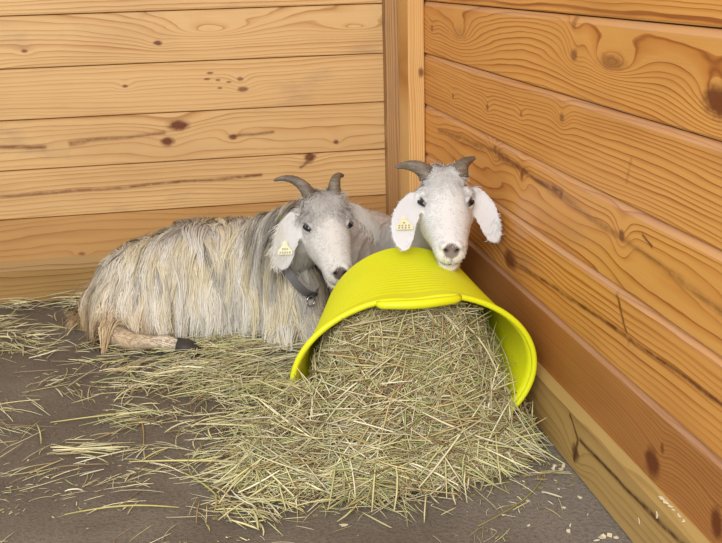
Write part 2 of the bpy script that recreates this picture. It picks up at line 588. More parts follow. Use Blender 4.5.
def build_tub():
    root = empty('rubber_tub', (-0.245, -1.0, 0.0))
    tag(root, 'yellow flexible tub lying on its side, spilling hay toward the viewer', 'tub')
    t = NT('yellow_rubber')
    co, x, y, z = t.coord()
    nz = t.noise(co, 14.0, 3.0, 0.5)
    c = t.mix(nz, lin4(219, 223, 20), lin4(228, 231, 32))
    dirt = t.noise(co, 55.0, 4.0, 0.7)
    c = t.mix((dirt * 4.0 - 2.6).clamp() * 0.15, c, lin4(150, 140, 60))
    t.p(Base_Color=c, Roughness=0.42)
    t.bsdf.inputs['Specular IOR Level'].default_value = 0.35
    t.p(Subsurface_Weight=0.0)
    mat = t.m
    n = 96
    V, F = [], []
    rings = []
    NS = 92
    for i in range(NS + 1):                      # outside, fine ribs run around it
        s = i / NS
        rib = 0.0016 if (i % 4 < 2 and 0.10 < s < 0.97) else 0.0
        if s > 0.985: rib = -0.006
        rings.append(tub_ring(s, rib))
    for i in range(14):                          # rounded base
        pass
    base_c = tub_sec(1.0)
    for f, dy in ((0.93, 0.008), (0.80, 0.011), (0.4, 0.011)):
        rings.append([(base_c[0] + (p[0] - base_c[0]) * f, Y_BASE + dy, base_c[1] + (p[2] - base_c[1]) * f) for p in tub_ring(1.0, -0.004)])
    inner = [[(base_c[0] + (p[0] - base_c[0]) * f, Y_BASE + 0.004, base_c[1] + (p[2] - base_c[1]) * f) for p in tub_ring(1.0, -0.008)] for f in (0.4, 0.9)]
    for i in range(21):
        inner.append(tub_ring(1 - i / 20, -0.005))
    rings += inner
    for r in rings: V += r
    for i in range(len(rings) - 1):
        for k in range(n):
            k2 = (k + 1) % n
            F.append((i * n + k, i * n + k2, (i + 1) * n + k2, (i + 1) * n + k))
    L = len(rings) - 1
    for k in range(n):                           # rim joins inside and outside
        k2 = (k + 1) % n
        F.append((L * n + k, L * n + k2, k2, k))
    off = np.array(root.location)
    mesh_obj('shell', np.array(V) - off, F, mat, root, smooth=True)
    # rolled rim
    P = np.array(tub_ring(0.0, 0.001))
    P[:, 1] -= 0.002
    P[:, 2] = np.maximum(P[:, 2], 0.0062)
    V, F = [], []
    m = 10
    for k in range(n):
        tdir = P[(k + 1) % n] - P[k - 1]; tdir /= np.linalg.norm(tdir)
        a = np.cross(tdir, (0, 1, 0)); a /= np.linalg.norm(a)
        for q in range(m):
            th = 2 * math.pi * q / m
            V.append(P[k] + 0.0056 * (math.cos(th) * a + math.sin(th) * np.array((0, 1, 0))))
    for k in range(n):
        for q in range(m):
            F.append((k * m + q, k * m + (q + 1) % m, ((k + 1) % n) * m + (q + 1) % m, ((k + 1) % n) * m + q))
    mesh_obj('rim', np.array(V) - off, F, mat, root, smooth=True)
    # grip: a thick bar that stands proud of the mouth, with a web behind it
    cx, cz, a, b = tub_sec(0)
    for sgn, nm in ((1, 'handle'), (-1, 'handle')):
        pts, rad = [], []
        for i in range(25):
            f = i / 24
            t_ = math.pi / 2 + 0.33 - 0.68 * f
            x = cx + a * math.cos(t_) + (0.004 if sgn > 0 else 0)
            lift = math.sin(math.pi * f) ** 0.45
            z = cz + sgn * (b * math.sin(t_) - 0.006 * math.exp(-((t_ - math.pi / 2) / 0.25) ** 2)) - (0.004 * lift if sgn > 0 else -0.006)
            pts.append((x, Y_RIM - 0.003 - 0.020 * lift, max(z, 0.0095)))
            rad.append(0.0060 + 0.0028 * lift)
        Vt, Ft = tube(pts, rad, 12)
        Vt = list(Vt); Ft = list(Ft)
        mesh_obj(nm, np.array(Vt) - off, Ft, mat, root, smooth=True)
    return root


build_tub()


# ------------------------------------------------------------------ hay
def inside_tub(p, shrink=0.008):
    """p Nx3 -> bool: inside the tub wall (only meaningful between rim and base)"""
    s = np.clip((p[:, 1] - Y_RIM) / (Y_BASE - Y_RIM), 0, 1)
    e = s ** 0.8
    cx = -0.264 + 0.039 * s
    a = 0.226 - 0.062 * e - shrink
    b = 0.153 + 0.007 * s - shrink
    zz = (p[:, 2] - 0.154 - 0.004 * s + 0.010 * (1 - s) ** 2 * np.exp(-((p[:, 0] - cx) / 0.06) ** 2)) / b
    return ((p[:, 0] - cx) / a) ** 2 + zz ** 2 < 1


def pile_h(x, y):
    """height of the heaped hay"""
    yf = -1.315 + np.where(x < -0.34, 4.2, 1.1) * (x + 0.34) ** 2 + 0.010 * np.sin(17 * x) + 0.006 * np.sin(41 * x + 1)
    f = sstep(0.0, 1.0, (y - yf) / 0.235)
    fr = sstep(-1.12, -1.19, y)
    dx = (x + 0.275 + 0.03 * fr) / np.where(x < -0.29, 0.25 + 0.060 * fr, 0.25 + 0.012 * fr)
    dx = np.clip(np.abs(dx), 0, 1)
    side = (1 - dx ** 2.6)
    h = 0.290 * (0.25 * np.clip((y - yf) / 0.235, 0, 1) + 0.75 * f) * side
    # beside the tub only the low spill is left
    sv = np.clip((y - Y_RIM) / (Y_BASE - Y_RIM), 0, 1)
    out = (y > Y_RIM - 0.006) & (np.abs(x + 0.264 - 0.039 * sv) > 0.222 - 0.062 * sv ** 0.8)
    h = np.where(out, 0.0, h)
    # spill on the left of the tub
    d2 = ((x + 0.480) / 0.080) ** 2 + ((y + 1.172) / 0.055) ** 2
    h = np.maximum(h, 0.170 * np.exp(-d2 * 1.2) - 0.004)
    h = h + 0.010 * np.sin(31 * x + 11 * y) * np.sin(23 * y - 9 * x) * (h > 0.03)
    return np.clip(h, 0, 1)


def strands_mesh(c, d, up, L, W, bend, cols, seg=4, curl=None):
    """thin three-sided stalks. c centres, d directions, up, lengths, widths, bend vectors"""
    N = len(c)
    t = np.linspace(-0.5, 0.5, seg + 1)
    pts = c[:, None, :] + d[:, None, :] * (t[None, :, None] * L[:, None, None]) + bend[:, None, :] * ((0.25 - t[None, :, None] ** 2) * 4 * L[:, None, None])
    side = norm(np.cross(d, up))
    up2 = norm(np.cross(side, d))
    V = np.empty((N, seg + 1, 3, 3))
    prof = np.array([1.0] * (seg + 1)); prof[0] = 0.6; prof[-1] = 0.35
    w = W[:, None, None] * prof[None, :, None] * 0.5
    V[:, :, 0] = pts + side[:, None, :] * w
    V[:, :, 1] = pts - side[:, None, :] * w
    V[:, :, 2] = pts + up2[:, None, :] * w * 0.9
    base = (np.arange(N) * (seg + 1) * 3)[:, None, None]
    seg_i = (np.arange(seg) * 3)[None, :, None]
    q = []
    for a, b in ((0, 1), (1, 2), (2, 0)):
        q.append(np.stack(np.broadcast_arrays(base[:, :, 0] + seg_i[:, :, 0] + a, base[:, :, 0] + seg_i[:, :, 0] + b,
                                              base[:, :, 0] + seg_i[:, :, 0] + 3 + b, base[:, :, 0] + seg_i[:, :, 0] + 3 + a), -1))
    Fq = np.concatenate([x.reshape(-1, 4) for x in q])
    col = np.repeat(cols, (seg + 1) * 3, axis=0)
    return V.reshape(-1, 3), Fq, col, pts


def np_mesh(name, V, F, mat, col=None, normals=None, smooth=True):
    me = bpy.data.meshes.new(name)
    k = F.shape[1]
    me.vertices.add(len(V)); me.vertices.foreach_set('co', V.astype(np.float32).ravel())
    me.loops.add(F.size); me.loops.foreach_set('vertex_index', F.astype(np.int32).ravel())
    me.polygons.add(len(F)); me.polygons.foreach_set('loop_start', np.arange(0, F.size, k, dtype=np.int32))
    me.update(calc_edges=True)
    if smooth:
        me.polygons.foreach_set('use_smooth', np.ones(len(F), dtype=bool))
    if col is not None: set_col(me, col)
    if normals is not None:
        me.normals_split_custom_set_from_vertices(normals.astype(np.float32))
    me.materials.append(mat)
    return me


HAY = np.array([lin(*c) for c in ((234, 226, 182), (222, 214, 160), (206, 204, 146), (180, 184, 124), (244, 238, 206),
                                  (196, 176, 126), (150, 128, 92), (216, 204, 172), (190, 188, 150), (160, 132, 104))])
HAYW = np.array([0.15, 0.17, 0.15, 0.09, 0.08, 0.11, 0.08, 0.09, 0.05, 0.03])


def hay_cols(n, dull=0.0):
    c = HAY[rng.choice(len(HAY), n, p=HAYW / HAYW.sum())]
    c = c * rng.uniform(0.75, 1.15, (n, 1))
    g = np.array(lin(152, 136, 104))
    return c * (1 - dull) + g * dull


hay_mat = tint_mat('dry_hay', 0.6, 0.3)


def build_hay():
    # ---- the heap: a rough body under a thatch of loose stalks
    root = empty('hay_heap', (-0.28, -1.15, 0.0))
    tag(root, 'heap of loose dry green hay spilling out of the yellow tub', 'hay')
    off = np.array(root.location)
    nx, ny = 150, 120
    xs = np.linspace(-0.66, -0.015, nx); ys = np.linspace(-1.335, -0.87, ny)
    XX, YY = np.meshgrid(xs, ys, indexing='ij')
    ZZ = pile_h(XX, YY) - 0.012
    ZZ += 0.006 * np.sin(160 * XX + 40 * YY) * np.sin(130 * YY - 50 * XX)
    P = np.stack([XX, YY, ZZ], -1).reshape(-1, 3)
    inT = P[:, 1] > Y_RIM - 0.004
    # keep the heap inside the tub wall
    s = np.clip((P[:, 1] - Y_RIM) / (Y_BASE - Y_RIM), 0, 1)
    cx = -0.264 + 0.039 * s
    a = 0.226 - 0.062 * s ** 0.8 - 0.016; b = 0.153 - 0.016
    ux = (P[:, 0] - cx) / a
    top = 0.154 + b * np.sqrt(np.clip(1 - ux ** 2, 0, 1)) - 0.012 * (1 - s)
    within = inT & (np.abs(ux) < 1)
    P[within, 2] = np.minimum(P[within, 2], top[within])
    edge = inT & (np.abs(ux) >= 0.97)
    P[edge, 2] = -0.02
    keep = P[:, 2] > -0.009
    idx = np.arange(nx * ny).reshape(nx, ny)
    Fq = np.stack([idx[:-1, :-1], idx[1:, :-1], idx[1:, 1:], idx[:-1, 1:]], -1).reshape(-1, 4)
    Fq = Fq[keep[Fq].sum(1) >= 3]
    P[:, 2] = np.maximum(P[:, 2], 0.001)
    used = np.unique(Fq); re = -np.ones(len(P), int); re[used] = np.arange(len(used))
    t = NT('packed_hay')
    co, x, y, z = t.coord()
    a1 = t.noise(co, 160.0, 3.0, 0.6); a2 = t.noise(t.vec(x * 90.0, y * 300.0, z * 300.0), 1.0, 3.0, 0.6)
    c = t.ramp((a1 + a2) * 0.5, [(0.3, lin4(92, 82, 54)), (0.5, lin4(150, 138, 92)), (0.7, lin4(200, 188, 134))])
    t.p(Base_Color=c, Roughness=0.8)
    t.bump(a2, 0.8, 0.01)
    me = np_mesh('packed_hay', P[used] - off, re[Fq], t.m)
    link(bpy.data.objects.new('packed_hay', me), root)

    # ---- thatch of stalks
    def heap(N, Lr, Wr, lift, dull, pitch_s):
        x = rng.uniform(-0.66, -0.02, N * 4); y = rng.uniform(-1.33, -1.02, N * 4)
        h = pile_h(x, y)
        ok = (h > 0.006)
        x, y, h = x[ok][:N], y[ok][:N], h[ok][:N]
        N = len(x)
        e = 0.006
        gx = (pile_h(x + e, y) - pile_h(x - e, y)) / (2 * e); gy = (pile_h(x, y + e) - pile_h(x, y - e)) / (2 * e)
        nrm = norm(np.stack([-gx, -gy, np.ones(N)], -1))
        az = rng.uniform(0, 2 * math.pi, N)
        rv = np.stack([np.cos(az) * np.where(h < 0.13, 1.4, 0.95), np.sin(az), rng.normal(0, 0.3, N)], -1)
        d = rv - nrm * (rv * nrm).sum(1, keepdims=True)
        d = norm(norm(d) + nrm * rng.normal(0, pitch_s, (N, 1)))
        L = rng.uniform(*Lr, N) * rng.uniform(0.6, 1.0, N); W = rng.uniform(*Wr, N)
        c = np.stack([x, y, h], -1) + nrm * rng.uniform(0, lift, (N, 1))
        bend = norm(rng.normal(0, 1, (N, 3))) * rng.uniform(0, 0.10, (N, 1)) - nrm * 0.02
        cols = hay_cols(N, dull)
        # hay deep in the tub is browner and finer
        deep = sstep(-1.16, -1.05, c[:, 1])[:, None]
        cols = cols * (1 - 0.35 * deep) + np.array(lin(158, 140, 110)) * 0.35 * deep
        return c, d, nrm, L, W, bend, cols
    sets = [heap(5200, (0.03, 0.08), (0.0012, 0.0026), 0.010, 0.26, 0.12),
            heap(4600, (0.05, 0.14), (0.0014, 0.0030), 0.016, 0.08, 0.10),
            heap(1500, (0.10, 0.24), (0.0020, 0.0044), 0.020, 0.0, 0.07)]
    c, d, nrm, L, W, bend, cols = [np.concatenate(k) for k in zip(*sets)]
    for _ in range(2):
        V, F, col, pts = strands_mesh(c, d, nrm, L, W, bend, cols)
        flat = pts.reshape(-1, 3)
        # no stalk crosses the tub wall or the floor
        zone = flat[:, 1] > Y_RIM - 0.012
        ins = inside_tub(flat, 0.010)
        outs = ~inside_tub(flat, -0.012)
        N = len(c); m = pts.shape[1]
        zin = (zone & ~ins).reshape(N, m).any(1); zout = (zone & ~outs).reshape(N, m).any(1)
        bad = zin & zout
        # stalks wholly outside the tub but above it are not wanted either
        high = (zone & outs & (flat[:, 2] > 0.15)).reshape(N, m).any(1)
        wall = (flat[:, 0] > -0.02).reshape(N, m).any(1)
        low = (flat[:, 2] < 0.001).reshape(N, m)
        ok = ~(bad | high | wall)
        c, d, nrm, L, W, bend, cols = c[ok], d[ok], nrm[ok], L[ok], W[ok], bend[ok], cols[ok]
        V, F, col, pts = strands_mesh(c, d, nrm, L, W, bend, cols)
        minz = pts[:, :, 2].min(1)
        c[:, 2] += np.maximum(0.002 - minz, 0) * 0.6
        d[:, 2] *= np.where(minz < 0.001, 0.35, 1.0); d = norm(d)
    V, F, col, pts = strands_mesh(c, d, nrm, L, W, bend, cols)
    V[:, 2] = np.maximum(V[:, 2], 0.0008)
    me = np_mesh('loose_stalks', V - off, F, hay_mat, col)
    o = link(bpy.data.objects.new('loose_stalks', me), root)
    o['kind'] = 'stuff'

    # ---- hay strewn on the floor
    parts = []

    def scatter(N, cx, cy, sx, sy, Lr, Wr, azm=None, azs=1.0, dull=0.1, lift=0.006):
        # stalks lie in loose wisps that share a direction
        K = max(4, N // 14)
        gi = rng.integers(0, K, N)
        loose = rng.random(N) < 0.30
        gx, gy = rng.normal(cx, sx, K), rng.normal(cy, sy, K)
        x = np.where(loose, rng.normal(cx, sx, N), gx[gi] + rng.normal(0, 0.030, N))
        y = np.where(loose, rng.normal(cy, sy, N), gy[gi] + rng.normal(0, 0.016, N))
        ga = rng.uniform(0, 2 * math.pi, K) if azm is None else rng.normal(azm, azs, K)
        az = np.where(loose, rng.uniform(0, 2 * math.pi, N), ga[gi] + rng.normal(0, 0.35, N))
        d = norm(np.stack([np.cos(az), np.sin(az), rng.normal(0, 0.04, N)], -1))
        L = rng.uniform(*Lr, N) * rng.uniform(0.5, 1, N); W = rng.uniform(*Wr, N) * np.where(rng.random(N) < 0.25, 1.7, 0.85)
        c = np.stack([x, y, rng.uniform(0.0015, lift, N)], -1)
        bend = np.stack([rng.normal(0, 0.045, N), rng.normal(0, 0.045, N), np.abs(rng.normal(0, 0.03, N))], -1)
        parts.append((c, d, np.tile((0, 0, 1.0), (N, 1)), L, W, bend, hay_cols(N, dull * 0.6) * 1.08))
    scatter(800, -0.55, -0.72, 0.10, 0.12, (0.04, 0.16), (0.0012, 0.0028), 0.2, 0.7, 0.1, 0.022)
    scatter(520, -0.60, -0.52, 0.16, 0.05, (0.04, 0.13), (0.0012, 0.0026), 0.1, 0.8, 0.1, 0.026)
    scatter(420, -0.53, -1.02, 0.09, 0.12, (0.04, 0.16), (0.0012, 0.0028), 0.3, 0.8, 0.05, 0.02)
    scatter(300, -0.33, -1.29, 0.16, 0.035, (0.03, 0.12), (0.0012, 0.0026), None, 1, 0.1, 0.012)
    scatter(260, -1.05, -0.30, 0.16, 0.14, (0.04, 0.14), (0.0012, 0.0026), 0.2, 0.9, 0.15, 0.018)
    scatter(320, -0.92, -0.06, 0.20, 0.03, (0.04, 0.16), (0.0012, 0.0026), 0.1, 0.5, 0.15, 0.030)
    scatter(300, -0.78, -0.75, 0.17, 0.16, (0.03, 0.15), (0.0012, 0.0028), 0.2, 0.9, 0.1, 0.012)
    scatter(160, -0.75, -1.05, 0.22, 0.16, (0.03, 0.12), (0.0010, 0.0022), None, 1, 0.1, 0.004)
    scatter(170, -0.55, -1.25, 0.22, 0.12, (0.02, 0.09), (0.0010, 0.0020), None, 1, 0.1, 0.004)
    scatter(60, -0.14, -1.30, 0.07, 0.08, (0.01, 0.05), (0.0008, 0.0016), None, 1, 0.1, 0.003)
    scatter(900, -0.6, -1.0, 0.35, 0.30, (0.004, 0.02), (0.0008, 0.0018), None, 1, 0.2, 0.003)
    scatter(160, -0.18, -0.62, 0.12, 0.10, (0.03, 0.12), (0.0010, 0.0022), None, 1, 0.2, 0.006)
    c, d, nrm, L, W, bend, cols = [np.concatenate(k) for k in zip(*parts)]
    V, F, col, pts = strands_mesh(c, d, nrm, L, W, bend, cols)
    flat = pts.reshape(-1, 3)
    N, m = pts.shape[:2]
    zone = (flat[:, 1] > Y_RIM - 0.012) & (flat[:, 1] < Y_BASE + 0.02)
    bad = (zone & inside_tub(flat, -0.012) & (flat[:, 2] < 0.3)).reshape(N, m).any(1)
    tubx = ((flat[:, 1] > Y_RIM - 0.012) & (flat[:, 1] < Y_BASE + 0.02) & (np.abs(flat[:, 0] + 0.245) < 0.15)).reshape(N, m).any(1)
    wall = ((flat[:, 0] > -0.018) | (flat[:, 1] > -0.02)).reshape(N, m).any(1)
    ok = ~(bad | wall | tubx)
    c, d, nrm, L, W, bend, cols = c[ok], d[ok], nrm[ok], L[ok], W[ok], bend[ok], cols[ok]
    V, F, col, pts = strands_mesh(c, d, nrm, L, W, bend, cols)
    V[:, 2] = np.maximum(V[:, 2], 0.0006)
    me = np_mesh('strewn_hay', V, F, hay_mat, col)
    o = link(bpy.data.objects.new('strewn_hay', me))
    tag(o, 'thin layer of loose hay scattered over the floor around the goats', 'hay', kind='stuff')


build_hay()


# ------------------------------------------------------------------ goats
def head_matrix(center, face_dir, pitch, roll=0.0):
    """columns: side (goat's left... image right), muzzle, dorsal"""
    f = np.array([face_dir[0], face_dir[1], 0.0]); f /= np.linalg.norm(f)
    m = f * math.cos(pitch) + np.array([0, 0, -math.sin(pitch)])
    u = f * math.sin(pitch) + np.array([0, 0, math.cos(pitch)])
    s = np.cross(m, u)
    s2 = s * math.cos(roll) + u * math.sin(roll)
    u2 = -s * math.sin(roll) + u * math.cos(roll)
    M = np.stack([s2, m, u2], 1)
    return M, np.array(center, float)


def superloft(secs, n=28):
    """secs: (y, half width, top, bottom, exponent)"""
    V, F = [], []
    for (y, w, zt, zb, ex, cx) in secs:
        zc = (zt + zb) / 2
        for k in range(n):
            t = 2 * math.pi * k / n
            ct, st = math.cos(t), math.sin(t)
            x = w * math.copysign(abs(ct) ** (2 / ex), ct)
            z = zc + (zt - zb) / 2 * math.copysign(abs(st) ** (2 / ex), st)
            V.append((x + cx, y, z))
    for i in range(len(secs) - 1):
        for k in range(n):
            k2 = (k + 1) % n
            F.append((i * n + k, i * n + k2, (i + 1) * n + k2, (i + 1) * n + k))
    F.append(tuple(reversed(range(n))))
    F.append(tuple((len(secs) - 1) * n + k for k in range(n)))
    return V, F


def head_parts():
    """goat head in its own space: x side, y muzzle, z dorsal. eyes near y=0"""
    out = []
    out.append(superloft([(-0.088, 0.028, 0.020, -0.040, 2, 0), (-0.075, 0.044, 0.036, -0.056, 2.2, 0), (-0.045, 0.054, 0.050, -0.066, 2.3, 0),
                          (-0.015, 0.0575, 0.053, -0.068, 2.4, 0), (0.015, 0.056, 0.047, -0.066, 2.4, 0), (0.045, 0.050, 0.038, -0.060, 2.4, 0),
                          (0.075, 0.0425, 0.030, -0.050, 2.4, 0), (0.105, 0.0365, 0.024, -0.036, 2.4, 0), (0.126, 0.0335, 0.020, -0.034, 2.3, 0),
                          (0.142, 0.030, 0.016, -0.034, 2.2, 0), (0.151, 0.024, 0.009, -0.032, 2.1, 0), (0.156, 0.012, 0.000, -0.026, 2, 0)]))
    # lower jaw
    out.append(superloft([(-0.03, 0.034, -0.03, -0.076, 2.2, 0), (0.03, 0.031, -0.03, -0.073, 2.2, 0), (0.08, 0.025, -0.026, -0.062, 2.2, 0),
                          (0.115, 0.0235, -0.026, -0.059, 2.2, 0), (0.135, 0.021, -0.028, -0.057, 2.2, 0), (0.147, 0.012, -0.033, -0.052, 2, 0)]))
    out.append(ellipsoid((0, -0.038, 0.044), (0.038, 0.036, 0.016)))
    # brows, cheekbones
    for s in (-1, 1):
        out.append(ellipsoid((s * 0.043, -0.012, 0.030), (0.016, 0.022, 0.012)))
        out.append(ellipsoid((s * 0.044, 0.010, -0.012), (0.014, 0.030, 0.018)))
        out.append(ellipsoid((s * 0.018, -0.060, 0.046), (0.028, 0.022, 0.018)))
        # nostril wings
        out.append(ellipsoid((s * 0.0125, 0.142, 0.006), (0.011, 0.014, 0.011)))
    return out


def ear_shape(base, tip, width, out_dir, normal, bow=0.012, thick=0.009, n=14):
    """leaf shaped closed ear from base to tip"""
    base, tip = np.array(base, float), np.array(tip, float)
    nrm = np.array(normal, float); nrm /= np.linalg.norm(nrm)
    ax = tip - base; L = np.linalg.norm(ax); ax /= L
    side = np.cross(ax, nrm); side /= np.linalg.norm(side)
    nrm = np.cross(side, ax)
    od = np.array(out_dir, float)
    V, F = [], []
    m = 16
    for i in range(n + 1):
        t = i / n
        w = width * 0.5 * (0.36 + 0.64 * math.sin(math.pi * min(1, (t + 0.04)) ** 0.85) ** 0.8) if t < 0.62 else None
        if t >= 0.62:
            w0 = width * 0.5 * (0.36 + 0.64 * math.sin(math.pi * 0.66 ** 0.85) ** 0.8)
            w = w0 * math.sqrt(max(0.0, 1 - ((t - 0.62) / 0.385) ** 2.2))
        c = base + ax * L * t + od * bow * math.sin(math.pi * t)
        th = thick * (1.0 - 0.35 * t) * (1.5 if t < 0.1 else 1.0)
        for k in range(m):
            a = 2 * math.pi * k / m
            cup = -0.25 * w * (1 - math.cos(a) ** 2) * 0
            x = w * math.cos(a)
            z = th * 0.5 * math.sin(a) + 0.16 * w * (math.cos(a) ** 2) - 0.08 * w
            V.append(c + side * x + nrm * z)
    for i in range(n):
        for k in range(m):
            k2 = (k + 1) % m
            F.append((i * m + k, i * m + k2, (i + 1) * m + k2, (i + 1) * m + k))
    F.append(tuple(reversed(range(m)))); F.append(tuple(n * m + k for k in range(m)))
    return V, F


def xf(M, c, V):
    return np.array(V, float) @ M.T + c


def sculpt_head(v, n, M, c):
    """push in eye sockets, nostrils and the mouth line; returns new v and head coordinates"""
    h = (v - c) @ M
    near = np.linalg.norm(h, axis=1) < 0.26
    dh = np.zeros_like(h)
    hn = n @ M
    for s in (-1, 1):
        e = np.exp(-(((h[:, 0] - s * 0.052) / 0.014) ** 2 + ((h[:, 1] - 0.002) / 0.014) ** 2 + ((h[:, 2] - 0.010) / 0.010) ** 2))
        dh -= hn * (0.006 * e)[:, None]
        e = np.exp(-(((h[:, 0] - s * 0.0115) / 0.005) ** 2 + ((h[:, 1] - 0.150) / 0.010) ** 2 + ((h[:, 2] - 0.001) / 0.006) ** 2))
        dh -= hn * (0.006 * e)[:, None]
    h2 = h + dh
    v2 = v.copy()
    v2[near] = h2[near] @ M.T + c
    return v2, h


EYE = 0.0125


def add_eye(root, M, c, s, off, iris, lidcol):
    """eyeball with iris and a wide pupil, and its two furred lids"""
    pos = np.array([s * 0.0440, 0.013, 0.0215])
    out = norm(np.array([s * 0.68, 0.38, 0.62]))
    V, F = ellipsoid((0, 0, 0), (EYE,) * 3, 0, 24, 16)
    V = np.array(V)
    al = np.array([-s * 0.62, 0.75, -0.22]); al = norm(al - out * al.dot(out)); up = np.cross(out, al) * s
    W = V[:, 0:1] * al + V[:, 1:2] * up + V[:, 2:3] * out + pos
    col = np.zeros((len(V), 3))
    r = np.hypot(V[:, 0], V[:, 1]) / EYE
    col[:] = lin(70, 54, 46)
    ir = (r < 0.70) & (V[:, 2] > 0); col[ir] = lin(*iris)
    pu = ir & (np.abs(V[:, 1]) < EYE * 0.34) & (np.abs(V[:, 0]) < EYE * 0.62); col[pu] = lin(14, 13, 16)
    me = bpy.data.meshes.new('eye')
    me.from_pydata([tuple(p) for p in (xf(M, c, W) - off)], [], F)
    me.polygons.foreach_set('use_smooth', [True] * len(me.polygons))
    set_col(me, col)
    me.materials.append(eye_mat)
    e = link(bpy.data.objects.new('eye', me), root)
    for us in (1, -1):
        R1, R2 = EYE * 1.05, EYE * 1.20
        na, ne = 15, 6
        Vt, ct = [], []
        for rad in (R1, R2):
            for j in range(ne):
                for i in range(na):
                    az = math.radians(-78 + 156 * i / (na - 1))
                    e0 = math.radians((26 if us > 0 else 17) * max(0.0, math.cos(az * 1.15)) + 1)
                    el = e0 + (math.radians(72) - e0) * j / (ne - 1)
                    p = al * (rad * math.sin(az) * math.cos(el)) + up * (us * rad * math.sin(el)) + out * (rad * math.cos(az) * math.cos(el)) + pos
                    Vt.append(p)
                    ct.append(lin(52, 44, 42) if j == 0 else (np.array(lidcol) * (0.75 if j == 1 else 1.0)))
        n1 = na * ne
        Ft = []
        for j in range(ne - 1):
            for i in range(na - 1):
                q = (j * na + i, j * na + i + 1, (j + 1) * na + i + 1, (j + 1) * na + i)
                Ft.append(tuple(n1 + k for k in q)); Ft.append(tuple(reversed(q)))
        for i in range(na - 1):
            Ft.append((i, i + 1, n1 + i + 1, n1 + i))
        me = bpy.data.meshes.new('eyelid')
        me.from_pydata([tuple(p) for p in (xf(M, c, Vt) - off)], [], Ft)
        bm = bmesh.new(); bm.from_mesh(me); bmesh.ops.recalc_face_normals(bm, faces=bm.faces); bm.to_mesh(me); bm.free()
        me.polygons.foreach_set('use_smooth', [True] * len(me.polygons))
        set_col(me, np.array([np.array(k) for k in ct]))
        me.materials.append(skin_mat)
        link(bpy.data.objects.new('eyelid', me), e)
    return e


def add_horn(root, M, c, off, pts_head, r0):
    b0, offs = pts_head
    P = np.array(b0, float) * 1.0 + (np.array(offs, float) @ M) / (np.linalg.norm(M[:, 0]) ** 2)
    # smooth the path
    t = np.linspace(0, 1, len(P)); tt = np.linspace(0, 1, 26)
    co = [np.polyfit(t, P[:, k], min(3, len(P) - 1)) for k in range(3)]
    Q = np.stack([np.polyval(q, tt) for q in co], -1)
    rad = r0 * (1 - tt ** 1.25 * 0.80)
    rad = rad * (1 + 0.05 * np.sin(tt * 60)) 
    rad[-1] *= 0.45
    V, F = tube(Q, rad, 16)
    return mesh_obj('horn', xf(M, c, V) - off, F, horn_mat, root, smooth=True)


def horn_material():
    t = NT('grey_horn')
    co, x, y, z = t.coord()
    a = t.noise(co, 40.0, 3.0, 0.6); b = t.noise(t.vec(x * 30, y * 30, z * 240), 1.0, 3.0, 0.6)
    c = t.ramp((a + b) * 0.5, [(0.3, lin4(78, 68, 58)), (0.5, lin4(112, 100, 87)), (0.72, lin4(146, 134, 118))])
    t.p(Base_Color=c, Roughness=0.55)
    t.bump(b, 0.5, 0.003)
    return t.m


horn_mat = horn_material()
eye_mat = tint_mat('wet_eye', 0.08, 0.6)
lid_mat = simple('eyelid_skin', (92, 80, 76), 0.6)
skin_mat = tint_mat('goat_skin', 0.7, 0.15)
fur_mat = tint_mat('goat_fur', 0.65, 0.2, 0, 0.0)
tag_mat = simple('cream_plastic_tag', (232, 226, 188), 0.45)
ink_mat = simple('tag_ink', (120, 104, 60), 0.6)
nail_mat = simple('dark_hoof', (62, 54, 48), 0.6)


def sample_surface(v, n, tri, weight, N):
    """random points on the surface; weight per vertex"""
    a, b, c = v[tri[:, 0]], v[tri[:, 1]], v[tri[:, 2]]
    area = 0.5 * np.linalg.norm(np.cross(b - a, c - a), axis=1) * weight[tri].mean(1)
    p = area / area.sum()
    i = rng.choice(len(tri), N, p=p)
    r1 = np.sqrt(rng.random(N)); r2 = rng.random(N)
    w = np.stack([1 - r1, r1 * (1 - r2), r1 * r2], -1)
    T = tri[i]
    pos = (v[T] * w[:, :, None]).sum(1)
    nn = norm((n[T] * w[:, :, None]).sum(1))
    return pos, nn, T[:, 0]


def ribbon_mesh(name, paths, width, nrm, col_root, col_tip, mat, off, nmix=0.75, tipw=0.25):
    """paths N x m x 3, width N, nrm N x m x 3"""
    N, m, _ = paths.shape
    T = np.gradient(paths, axis=1)
    side = norm(np.cross(T, nrm))
    prof = np.linspace(1, tipw, m)[None, :, None]
    w = width[:, None, None] * prof * 0.5
    V = np.stack([paths + side * w, paths - side * w], 2)        # N m 2 3
    base = (np.arange(N) * m * 2)[:, None]
    k = (np.arange(m - 1) * 2)[None, :]
    q = np.stack([base + k, base + k + 2, base + k + 3, base + k + 1], -1).reshape(-1, 4)
    t = np.linspace(0, 1, m)[None, :, None]
    col = col_root[:, None, :] * (1 - t) + col_tip[:, None, :] * t
    col = np.repeat(col[:, :, None, :], 2, axis=2).reshape(-1, 3)
    fn = norm(np.cross(side, T))
    sg = np.sign((fn * nrm).sum(-1, keepdims=True)); sg[sg == 0] = 1
    nn = norm(nrm * nmix + fn * sg * (1 - nmix))
    # slight side tilt across the ribbon rounds it
    NN = np.stack([norm(nn + side * 0.45), norm(nn - side * 0.45)], 2).reshape(-1, 3)
    return np_mesh(name, V.reshape(-1, 3) - off, q, mat, col, NN)


